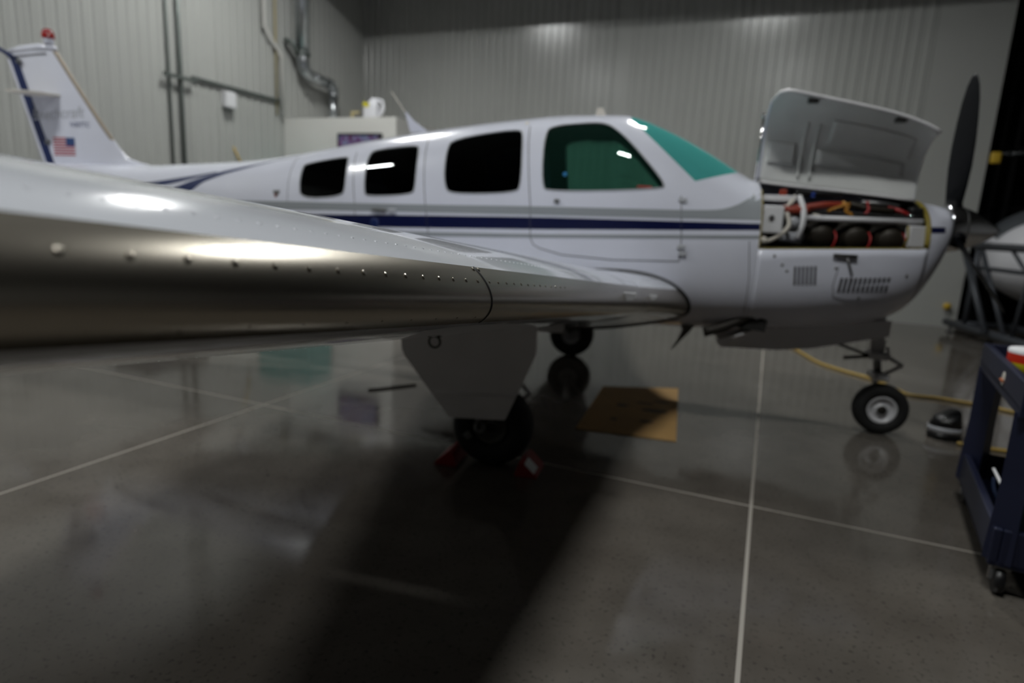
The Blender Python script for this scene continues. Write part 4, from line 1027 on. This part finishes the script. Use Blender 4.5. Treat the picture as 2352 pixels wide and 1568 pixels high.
# yellow air hose
hp = [(2.20,3.9),(2.26,3.55),(2.315,3.301),(2.404,2.763),(2.476,2.274),(2.642,1.954),(2.809,1.726),(2.90,1.40),(2.961,1.204),(3.155,1.192),(3.299,1.147),(3.464,1.089),(3.603,0.987),(3.80,0.80),(3.86,0.45),(3.65,0.05),(3.30,-0.13),(3.057,-0.133),(2.892,-0.117),(2.80,-0.08)]
bm = nb(); add_tube(bm, smooth_path([(x, y, 0.013) for x, y in hp], 6), 0.013, 8); tag(own_origin(obj('air_hose', bm, M['hose'], None, True)), 'yellow air hose snaking across the floor past the nose wheel', 'hose')
bm = nb(); add_tube(bm, smooth_path([(-1.225, -0.486, 0.008), (-1.15, -0.42, 0.008), (-1.05, -0.31, 0.008), (-0.96, -0.20, 0.008)], 5), 0.008, 8); tag(own_origin(obj('black_rod', bm, M['black'], None, True)), 'thin black rod lying on the floor behind the near main wheel', 'rod')
# black wedge-shaped case
t = thing('tool_case', 'small black case with pale grey band and shiny studs beside the nose wheel', 'case', (2.78, 0.02, 0))
u_, v_ = Vector((0.974, 0.224, 0)), Vector((-0.224, 0.974, 0)); bc_ = Vector((2.755, 0.05, 0))
def wedge(poly, z0, z1, s1): 
    bm = nb(); a = [bm.verts.new(bc_ + u_ * x + v_ * y + Vector((0, 0, z0))) for x, y in poly]; b_ = [bm.verts.new(bc_ + u_ * (x * s1[0] + s1[1]) + v_ * (y * s1[0] + s1[2]) + Vector((0, 0, z1(x) if callable(z1) else z1))) for x, y in poly]
    n = len(poly); bm.faces.new(list(reversed(a))); bm.faces.new(b_)
    for k in range(n): bm.faces.new((a[k], a[(k + 1) % n], b_[(k + 1) % n], b_[k]))
    return bm
foot = chaikin([(-0.10,0.0),(-0.04,-0.08),(0.10,-0.09),(0.12,0.05),(0.08,0.10),(-0.05,0.08)], 2)
obj('case_base', wedge(foot, 0.0, 0.045, (0.98, 0, 0)), M['black'], t, True)
obj('case_band', wedge(foot, 0.045, lambda x: 0.085, (1.02, 0, 0)), M['decalgray'], t, True)
obj('case_body', wedge([(x * 0.97, y * 0.97) for x, y in foot], 0.085, lambda x: 0.145 + 0.34 * max(0, x + 0.03), (0.78, 0.02, 0.02)), M['black'], t, True)
for x, y, z in ((-0.02, -0.03, 0.142), (0.0, -0.065, 0.128), (-0.045, -0.05, 0.128)):
    bm = nb(); add_lathe(bm, bc_ + u_ * x + v_ * y + Vector((0, 0, z)), (-0.2, -0.5, 1), [(-0.004, 0.007), (0.003, 0.006), (0.006, 0)], 12); obj('stud', bm, M['chrome'], t, True)
bm = nb(); add_lathe(bm, (2.66, -0.55, 0.0), (0, 0, 1), [(0, 0.018), (0.006, 0.018), (0.008, 0.012), (0.008, 0)], 14); tag(own_origin(obj('steel_washer', bm, M['steel'], None, True)), 'small steel washer lying on the floor near the black case', 'washer')
bm = nb(); add_box(bm, (3.02, -0.42, 0.012), (0.06, 0.045, 0.022), bevel=0.007); tag(own_origin(obj('rubber_plug', bm, M['black'], None, True)), 'small black rubber plug on the floor seen through the cart', 'plug')

# --- navy utility cart
CU = Vector((0.285, 0.9585, 0)).normalized(); CV = Vector((CU.y, -CU.x, 0))      # CU away from the camera, CV to the right
CP = Vector((2.105, -2.02, 0)); CL, CW = 1.03, 0.62
cart = thing('utility_cart', 'navy blue plastic two-shelf utility cart at the right edge', 'cart', CP + CU * CL / 2 + CV * CW / 2)
def C(u, v, z): return CP + CU * u + CV * v + Vector((0, 0, z))
def cbox(bm, u0, u1, v0, v1, z0, z1, bevel=0.0): add_box(bm, C((u0 + u1) / 2, (v0 + v1) / 2, (z0 + z1) / 2), (u1 - u0, v1 - v0, z1 - z0), CU, CV, uz=Vector((0, 0, 1)), bevel=bevel)
def tray(name, z0, z1, floor_z):
    bm = nb(); cbox(bm, 0, CL, 0, CW, floor_z - 0.012, floor_z); tr = obj(name, bm, M['navyplastic'], cart)
    for u0, u1, v0, v1 in ((0, CL, 0, 0.03), (0, CL, CW - 0.03, CW), (0, 0.03, 0.03, CW - 0.03), (CL - 0.03, CL, 0.03, CW - 0.03)):
        bm = nb(); cbox(bm, u0, u1, v0, v1, z0, z1, 0.006); obj('tray_wall', bm, M['navyplastic'], tr)
    return tr
top = tray('top_tray', 0.695, 0.825, 0.735); low = tray('bottom_tray', 0.115, 0.265, 0.135)
for u in (0.055, CL - 0.055):
    for v in (0.05, CW - 0.05):
        bm = nb(); add_tube(bm, [C(u, v, 0.13), C(u, v, 0.45), C(u, v, 0.71)], 0.05, 4, radii=[0.068, 0.058, 0.062]); obj('corner_post', bm, M['navyplastic'], cart)
        bm = nb(); cbox(bm, u - 0.035, u + 0.035, v - 0.03, v + 0.03, 0.095, 0.116); cs = obj('caster', bm, M['steel'], cart)
        bm = nb(); add_tube(bm, [C(u - 0.01, v - 0.022, 0.10), C(u - 0.02, v - 0.024, 0.05)], 0.012, 6); obj('caster_fork', bm, M['chrome'], cs)
        bm = nb(); add_lathe(bm, C(u - 0.02, v - 0.018, 0.052), CV, [(0, 0.0), (0, 0.045), (0.006, 0.052), (0.028, 0.052), (0.034, 0.045), (0.034, 0)], 24); obj('caster_wheel', bm, M['black'], cs, True)
bm = nb(); add_lathe(bm, C(0.40, -0.0005, 0.765), -CV, [(0, 0.028), (0.002, 0.028), (0.002, 0)], 18)
obj('oval_badge', bm, M['ivory'], cart)
bm = nb(); add_tube(bm, [C(0.375, -0.004, 0.757), C(0.425, -0.004, 0.757)], 0.006, 6); obj('badge_print', bm, mat('badge_orange', (0.4, 0.12, 0.04), 0.5), cart)
# things on the cart
t = thing('oil_absorbent_tub', 'yellow and red printed tub with white lid on the cart top', 'tub', C(0.63, 0.125, 0.735))
def tubz(nm, prof, m): bm = nb(); add_lathe(bm, C(0.63, 0.125, 0.735), (0, 0, 1), prof, 32); obj(nm, bm, m, t, True)
tubz('tub_body', [(0, 0.0), (0, 0.085), (0.075, 0.09)], M['brightyellow']); tubz('tub_red_band', [(0.075, 0.09), (0.115, 0.0915)], M['brightred']); tubz('tub_rim', [(0.115, 0.0915), (0.128, 0.092), (0.134, 0.085), (0.134, 0.0)], M['paper'])
t = thing('chrome_wrench', 'chrome wrench lying on the cart top beside the printed tub', 'wrench', C(0.42, 0.22, 0.736))
bm = nb(); cbox(bm, 0.40, 0.414, 0.12, 0.34, 0.7355, 0.744, 0.003); obj('wrench_shaft', bm, M['chrome'], t)
bm = nb(); add_lathe(bm, C(0.407, 0.12, 0.7355), (0, 0, 1), [(0, 0.018), (0.010, 0.018), (0.010, 0.009), (0, 0.009)], 16); obj('wrench_ring', bm, M['chrome'], t)
t = thing('paper_booklet', 'white stapled booklet standing tilted in the cart bottom tray', 'booklet', C(0.32, 0.08, 0.136))
bm = nb(); add_box(bm, C(0.36, 0.095, 0.262), (0.22, 0.010, 0.22), CU, (CV + Vector((0, 0, 0.55))).normalized(), bevel=0.002); obj('booklet_pages', bm, M['paper'], t)
for k in range(3):
    bm = nb(); add_box(bm, C(0.36, 0.088 - k*0.0, 0.22 + k * 0.03), (0.15, 0.001, 0.004), CU, (CV + Vector((0, 0, 0.55))).normalized()); obj('booklet_line', bm, M['decalgray'], t)
bm = nb(); cbox(bm, 0.16, 0.25, 0.05, 0.14, 0.136, 0.20, 0.008); tag(own_origin(obj('small_olive_box', bm, M['olive'], None)), 'small olive box in the cart bottom tray in front of the booklet', 'box')
bm = nb(); add_tube(bm, smooth_path([C(0.62, 0.08, 0.27), C(0.60, 0.085, 0.22), C(0.56, 0.12, 0.165), C(0.52, 0.22, 0.146), C(0.46, 0.35, 0.146)], 6), 0.009, 8); tag(own_origin(obj('blue_cable', bm, mat('blue_cable', (0.03, 0.05, 0.12), 0.4), None, True)), 'dark blue cable curled in the cart bottom tray', 'cable')
bm = nb(); cbox(bm, 0.70, 0.96, 0.20, 0.50, 0.136, 0.25, 0.012); tag(own_origin(obj('black_tool_bag', bm, M['black'], None)), 'black box-shaped tool bag at the far end of the cart bottom tray', 'bag')
t = thing('green_bottle', 'green plastic bottle standing in the cart bottom tray', 'bottle', C(0.16, 0.30, 0.136))
bm = nb(); add_lathe(bm, C(0.16, 0.30, 0.136), (0, 0, 1), [(0, 0), (0, 0.05), (0.15, 0.05), (0.18, 0.022), (0.20, 0.022)], 24); obj('bottle_body', bm, M['green_can'], t, True)
bm = nb(); add_lathe(bm, C(0.16, 0.30, 0.336), (0, 0, 1), [(0, 0.025), (0.025, 0.025), (0.025, 0)], 16); obj('bottle_cap', bm, M['paper'], t, True)

# --- steel work stand behind the propeller, white airplane nose behind it
t = thing('steel_work_stand', 'dark tubular steel work stand beside the propeller', 'stand', (5.1, 4.6, 0))
SX = lambda y: 5.02 + (5.6 - y) * 0.06
def sp(y, z, dx=0.0): return Vector((SX(y) + dx, y, z))
def bar(nm, p, q, r): bm = nb(); add_tube(bm, [p, q], r, 8); obj(nm, bm, M['framedark'], t, True)
bar('base_rail', sp(5.85, 0.14), sp(3.0, 0.14), 0.055); bar('base_rail', sp(5.7, 0.14, 0.75), sp(3.0, 0.14, 0.75), 0.055)
bar('top_rail', sp(5.4, 1.27), sp(3.0, 1.27), 0.050); bar('middle_rail', sp(5.3, 0.98), sp(3.2, 0.98), 0.028)
bar('upright', sp(5.35, 0.14), sp(5.35, 1.27), 0.035); bar('upright', sp(4.25, 0.16), sp(4.12, 1.27), 0.026); bar('upright', sp(3.1, 0.14), sp(3.1, 1.27), 0.035)
bar('diagonal_brace', sp(5.25, 1.20), sp(4.40, 0.16), 0.030); bar('diagonal_brace', sp(4.62, 1.26), sp(4.1, 0.90), 0.022); bar('diagonal_brace', sp(5.50, 1.20, -0.1), sp(4.62, 0.16, -0.1), 0.040)
for y in (5.7, 3.1):
    bar('cross_bar', sp(y, 0.14), sp(y, 0.14, 0.75), 0.045)
    for dx in (0.0, 0.75): bm = nb(); add_lathe(bm, sp(y, 0.0, dx), (0, 0, 1), [(0, 0.05), (0.02, 0.05), (0.03, 0.02), (0.10, 0.02)], 16); obj('foot', bm, M['black'], t, True)
t = thing('parked_airplane', 'rounded white nose of another parked airplane at the right edge', 'airplane', (7.3, 6.3, 0))
bm = nb()
n1_, n2_ = 24, 32; rows = []
for i in range(n1_ + 1):
    a_ = math.pi * 0.5 * i / n1_; xx = 5.55 + 2.6 * (1 - math.cos(a_)); rr = math.sin(a_) ** 0.7 if a_ > 0 else 0.001
    rows.append([bm.verts.new(Vector((xx, 6.3 + 1.15 * rr * math.cos(2 * math.pi * j / n2_), 1.18 + 0.96 * rr * math.copysign(abs(math.sin(2 * math.pi * j / n2_)) ** 0.8, math.sin(2 * math.pi * j / n2_))))) for j in range(n2_)])
grid_faces(bm, rows, True); bmesh.ops.recalc_face_normals(bm, faces=bm.faces); pn = obj('nose_body', bm, M['otherwhite'], t, True)
bm = nb(); rows = []
for i in range(2, n1_ + 1):
    a_ = math.pi * 0.5 * i / n1_; xx = 5.55 + 2.6 * (1 - math.cos(a_)); rr = math.sin(a_) ** 0.7 * 1.006
    rows.append([bm.verts.new(Vector((xx, 6.3 + 1.15 * rr * math.cos(b_), 1.18 + 0.97 * rr * abs(math.sin(b_)) ** 0.8))) for b_ in lin(math.radians(52), math.radians(128), 12)])
grid_faces(bm, rows); obj('antiglare_top', bm, M['othergray'], t, True)
for y in (5.7, 6.9):
    bm = nb(); add_lathe(bm, (7.2, y, 0.22), (0, 1, 0), [(-0.07, 0.0), (-0.07, 0.19), (-0.04, 0.22), (0.04, 0.22), (0.07, 0.19), (0.07, 0)], 28); obj('wheel', bm, M['tire'], t, True)
# chain with yellow hook across the dark bay
t = thing('safety_chain', 'steel chain with a yellow hook across the dark bay opening', 'chain', H(11.3, 3.4, 2.5))
bm = nb(); hbox(bm, 11.28, 11.34, 2.80, 2.93, 2.46, 2.62, 0.02); obj('yellow_hook', bm, M['yellow'], t, True)
for k in range(16):
    p = H(11.31, 2.95 + k * 0.075, 2.60 + 0.0015 * k * k); bm = nb()
    d_ = E2 if True else E1; o_ = Vector((0, 0, 1)) if k % 2 else E1
    add_tube(bm, [p + d_ * 0.045 * math.cos(a_) + o_ * 0.020 * math.sin(a_) for a_ in lin(0, 2 * math.pi, 12)], 0.008, 5, cap=False); obj('chain_link', bm, M['galv'], t, True)
# dark storage rack in the bay
t = thing('storage_rack', 'dark steel storage rack deep in the bay painted near-black for shade', 'rack', H(13.6, 5.2, 0))
for b_ in (3.6, 5.2, 6.8):
    for a_ in (13.2, 14.0): bm = nb(); hbox(bm, a_ - 0.04, a_ + 0.04, b_ - 0.04, b_ + 0.04, 0, 4.6); obj('rack_post', bm, M['rack'], t)
for z in (0.9, 1.9, 2.9, 3.9): bm = nb(); hbox(bm, 13.2, 14.0, 3.6, 6.8, z, z + 0.05); obj('rack_shelf', bm, M['rack'], t)
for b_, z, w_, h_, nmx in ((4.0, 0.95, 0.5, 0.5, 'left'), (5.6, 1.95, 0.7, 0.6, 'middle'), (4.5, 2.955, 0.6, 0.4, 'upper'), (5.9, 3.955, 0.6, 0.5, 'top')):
    bm = nb(); hbox(bm, 13.3, 13.9, b_ - w_ / 2, b_ + w_ / 2, z, z + h_, 0.02); tag(own_origin(obj('storage_box', bm, mat('shade_brown_box_' + nmx, (0.03, 0.018, 0.012), 0.8), None)), 'shade-darkened brown storage box on the %s shelf of the dark rack' % {'left': 'lowest', 'middle': 'second', 'upper': 'third', 'top': 'highest'}[nmx], 'box', 'boxes on the dark rack')

# ------------------------------------------------------------------ the far left corner
# small office built into the corner
off = thing('corner_office', 'plain white box-shaped office in the far corner', 'office', H(10.2, -7.1, 0))
bm = nb(); hbox(bm, 9.0, 9.12, LEFT + 0.03, -5.89, 0.0, 2.83); obj('office_front', bm, M['office'], off)
bm = nb(); hbox(bm, 9.12, BACK - 0.03, -6.01, -5.89, 0.0, 2.83); obj('office_side', bm, M['office'], off)
bm = nb(); hbox(bm, 9.12, BACK - 0.03, LEFT + 0.03, -6.01, 2.72, 2.83); obj('office_roof', bm, M['office'], off)
# screen on the office wall
t = thing('wall_screen', 'flat screen with purple picture on the white office wall', 'screen', H(8.97, -6.59, 2.06))
bm = nb(); hbox(bm, 8.94, 8.998, -7.03, -6.15, 2.04, 2.57, 0.006); obj('screen_frame', bm, M['black'], t)
bm = nb(); hbox(bm, 8.936, 8.939, -6.99, -6.19, 2.08, 2.53); obj('screen_panel', bm, M['screen'], t)
# jug and wood block on the office roof
t = thing('white_jug', 'white plastic jug with yellow label on the office roof', 'jug', H(9.28, -6.52, 2.83))
JC = H(9.28, -6.55, 2.83)
bm = nb(); add_box(bm, JC + Vector((0, 0, 0.13)), (0.26, 0.22, 0.26), E2, E1, bevel=0.04, seg=3); obj('jug_body', bm, M['jug'], t, True)
bm = nb(); add_lathe(bm, JC + E2 * 0.02 + Vector((0, 0, 0.25)), (0, 0, 1), [(0, 0.11), (0.05, 0.085), (0.08, 0.045), (0.10, 0.045), (0.10, 0)], 24); obj('jug_neck', bm, M['jug'], t, True)
bm = nb(); add_tube(bm, smooth_path([JC + E2 * 0.08 + Vector((0, 0, 0.33)), JC + E2 * 0.19 + Vector((0, 0, 0.29)), JC + E2 * 0.21 + Vector((0, 0, 0.16)), JC + E2 * 0.14 + Vector((0, 0, 0.07))], 6), 0.028, 10); obj('jug_handle', bm, M['jug'], t, True)
bm = nb(); add_box(bm, JC + E2 * -0.06 - E1 * 0.112 + Vector((0, 0, 0.235)), (0.12, 0.012, 0.07), (E2 + Vector((0, 0, -0.3))).normalized(), E1, bevel=0.004); obj('jug_label', bm, M['brightyellow'], t)
bm = nb(); add_lathe(bm, JC + E2 * -0.08 + Vector((0, 0, 0.255)), (0, 0, 1), [(0, 0.04), (0.03, 0.04), (0.03, 0)], 16); obj('jug_cap', bm, M['tan'], t, True)
t = thing('wood_bracket', 'small yellowish wooden bracket on the office roof beside the jug', 'bracket', H(9.25, -6.88, 2.83))
bm = nb(); hbox(bm, 9.22, 9.26, -6.96, -6.91, 2.83, 2.97, 0.004); obj('bracket_post', bm, M['gaspipe'], t)
bm = nb(); hbox(bm, 9.22, 9.26, -6.91, -6.79, 2.93, 2.97, 0.004); obj('bracket_arm', bm, M['gaspipe'], t)
# sheet metal flue
t = thing('flue_duct', 'galvanised metal flue pipe running down the corner into the office', 'duct', H(9.56, -7.95, 2.83))
bm = nb(); add_tube(bm, [H(9.27, LEFT + 0.22, 3.98), H(9.27, LEFT + 0.22, WALL_H - 0.02)], 0.118, 24); obj('flue_pipe', bm, M['galv'], t, True)
bm = nb(); add_tube(bm, [H(9.27, LEFT + 0.22, 3.92), H(9.27, LEFT + 0.22, 3.99)], 0.14, 24); obj('flue_collar', bm, M['conduit'], t, True)
bm = nb(); add_tube(bm, smooth_path([H(9.27, LEFT + 0.22, 3.93), H(9.28, LEFT + 0.22, 3.78), H(9.36, LEFT + 0.22, 3.67), H(9.50, LEFT + 0.22, 3.62)], 5), 0.10, 20); obj('flue_elbow', bm, M['galv'], t, True)
bm = nb(); add_tube(bm, [H(9.48, LEFT + 0.22, 3.63), H(10.02, LEFT + 0.22, 3.60)], 0.085, 20); obj('flue_run', bm, M['galv'], t, True)
bm = nb(); add_tube(bm, smooth_path([H(9.96, LEFT + 0.22, 3.60), H(10.06, LEFT + 0.22, 3.58), H(10.10, LEFT + 0.22, 3.48), H(10.10, LEFT + 0.22, 3.40)], 5), 0.095, 20); obj('flue_elbow', bm, M['galv'], t, True)
bm = nb(); add_tube(bm, [H(10.10, LEFT + 0.22, 3.42), H(10.10, LEFT + 0.22, 2.83)], 0.085, 20); obj('flue_drop', bm, M['galv'], t, True)
bm = nb(); add_tube(bm, [H(9.14, LEFT + 0.22, 3.95), H(9.06, LEFT + 0.20, 4.08), H(9.02, LEFT + 0.06, 4.12)], 0.05, 12); obj('draft_tee', bm, M['conduit'], t, True)
# conduits and pipes on the left wall
def wall_pipe(nm, pts, r, m, label, cat, dd=0.0):
    bm = nb(); add_tube(bm, [H(a_, LEFT + 0.02 + r + dd, z_) for a_, z_ in pts], r, 10); return tag(own_origin(obj(nm, bm, m, None, True)), label, cat)
wall_pipe('wall_conduit', [(6.90, 0.2), (6.90, 6.3)], 0.030, M['conduit'], 'thick grey vertical conduit on the left wall', 'conduit')
wall_pipe('wall_conduit', [(6.72, 0.2), (6.72, 6.3)], 0.018, M['conduit'], 'thin grey vertical conduit on the left wall', 'conduit')
bm = nb(); hbox(bm, 6.58, 7.10, LEFT + 0.09, LEFT + 0.13, 3.02, 3.07); tag(own_origin(obj('strut_channel', bm, M['conduit'])), 'short grey strut clamping the two conduits', 'strut')
bm = nb(); hbox(bm, 7.10, 8.96, LEFT + 0.02, LEFT + 0.06, 3.08, 3.125); tag(own_origin(obj('strut_channel', bm, M['conduit'])), 'long grey horizontal strut on the left wall', 'strut')
wall_pipe('white_pipe', [(8.50, 6.3), (8.50, 4.20), (8.88, 3.84), (8.88, 2.90)], 0.030, M['pvc'], 'white plastic pipe with a bend running down to the office roof', 'pipe', 0.05)
wall_pipe('gas_pipe', [(8.82, 6.3), (8.82, 2.86)], 0.018, M['gaspipe'], 'thin yellowish gas pipe on the wall beside the white pipe', 'pipe')
bm = nb(); hbox(bm, 7.64, 7.84, LEFT + 0.02, LEFT + 0.14, 2.78, 3.02, 0.02); tag(own_origin(obj('control_box', bm, M['paper'], None)), 'small white control box mounted on the left wall', 'box')
wall_pipe('yellow_cord', [(7.84, 2.20), (7.98, 1.98), (8.02, 1.6)], 0.012, M['yellow'], 'yellow cord hanging on the left wall above the tail', 'cord')
# cabinets along the left wall (seen mirrored in the floor)
t = thing('teal_cabinet', 'teal steel cabinet against the left wall beside the office', 'cabinet', H(8.55, -7.65, 0))
bm = nb(); hbox(bm, 8.25, 8.85, LEFT + 0.04, -7.10, 0.05, 1.72, 0.008); cbn = obj('cabinet_body', bm, M['tealcab'], t)
for b0, b1 in ((LEFT + 0.06, -7.68), (-7.67, -7.12)):
    bm = nb(); hbox(bm, 8.232, 8.249, b0, b1, 0.08, 1.69, 0.004); dr = obj('cabinet_door', bm, M['tealcab'], t)
    bm = nb(); hbox(bm, 8.215, 8.231, -7.70 if b0 < -7.7 else -7.65, -7.69 if b0 < -7.7 else -7.64, 0.85, 1.0); obj('door_handle', bm, M['chrome'], dr)
bm = nb(); hbox(bm, 8.28, 8.82, LEFT + 0.08, -7.14, 0.0, 0.05); obj('cabinet_plinth', bm, M['black'], t)
t = thing('dark_tool_chest', 'charcoal drawer chest against the left wall below the tail', 'chest', H(6.1, -7.85, 0))
bm = nb(); hbox(bm, 5.6, 6.6, LEFT + 0.05, -7.55, 0.06, 1.05, 0.01); obj('chest_body', bm, M['darkcab'], t)
for k in range(4):
    bm = nb(); hbox(bm, 5.63, 6.57, -7.549, -7.535, 0.10 + k * 0.235, 0.31 + k * 0.235, 0.004); dr = obj('chest_drawer', bm, M['darkcab'], t)
    bm = nb(); hbox(bm, 5.9, 6.3, -7.534, -7.515, 0.26 + k * 0.235, 0.28 + k * 0.235); obj('drawer_pull', bm, M['steel'], dr)
bm = nb(); hbox(bm, 5.65, 6.55, LEFT + 0.1, -7.6, 0.0, 0.06); obj('chest_plinth', bm, M['black'], t)
# yellow valve low on the back wall
bm = nb(); add_lathe(bm, H(BACK - 0.02, 2.62, 0.33), -E1, [(0, 0.03), (0.03, 0.03), (0.05, 0.055), (0.07, 0.055), (0.08, 0)], 16); tag(own_origin(obj('wall_valve', bm, M['yellow'], None, True)), 'small yellow valve low on the back wall', 'valve')
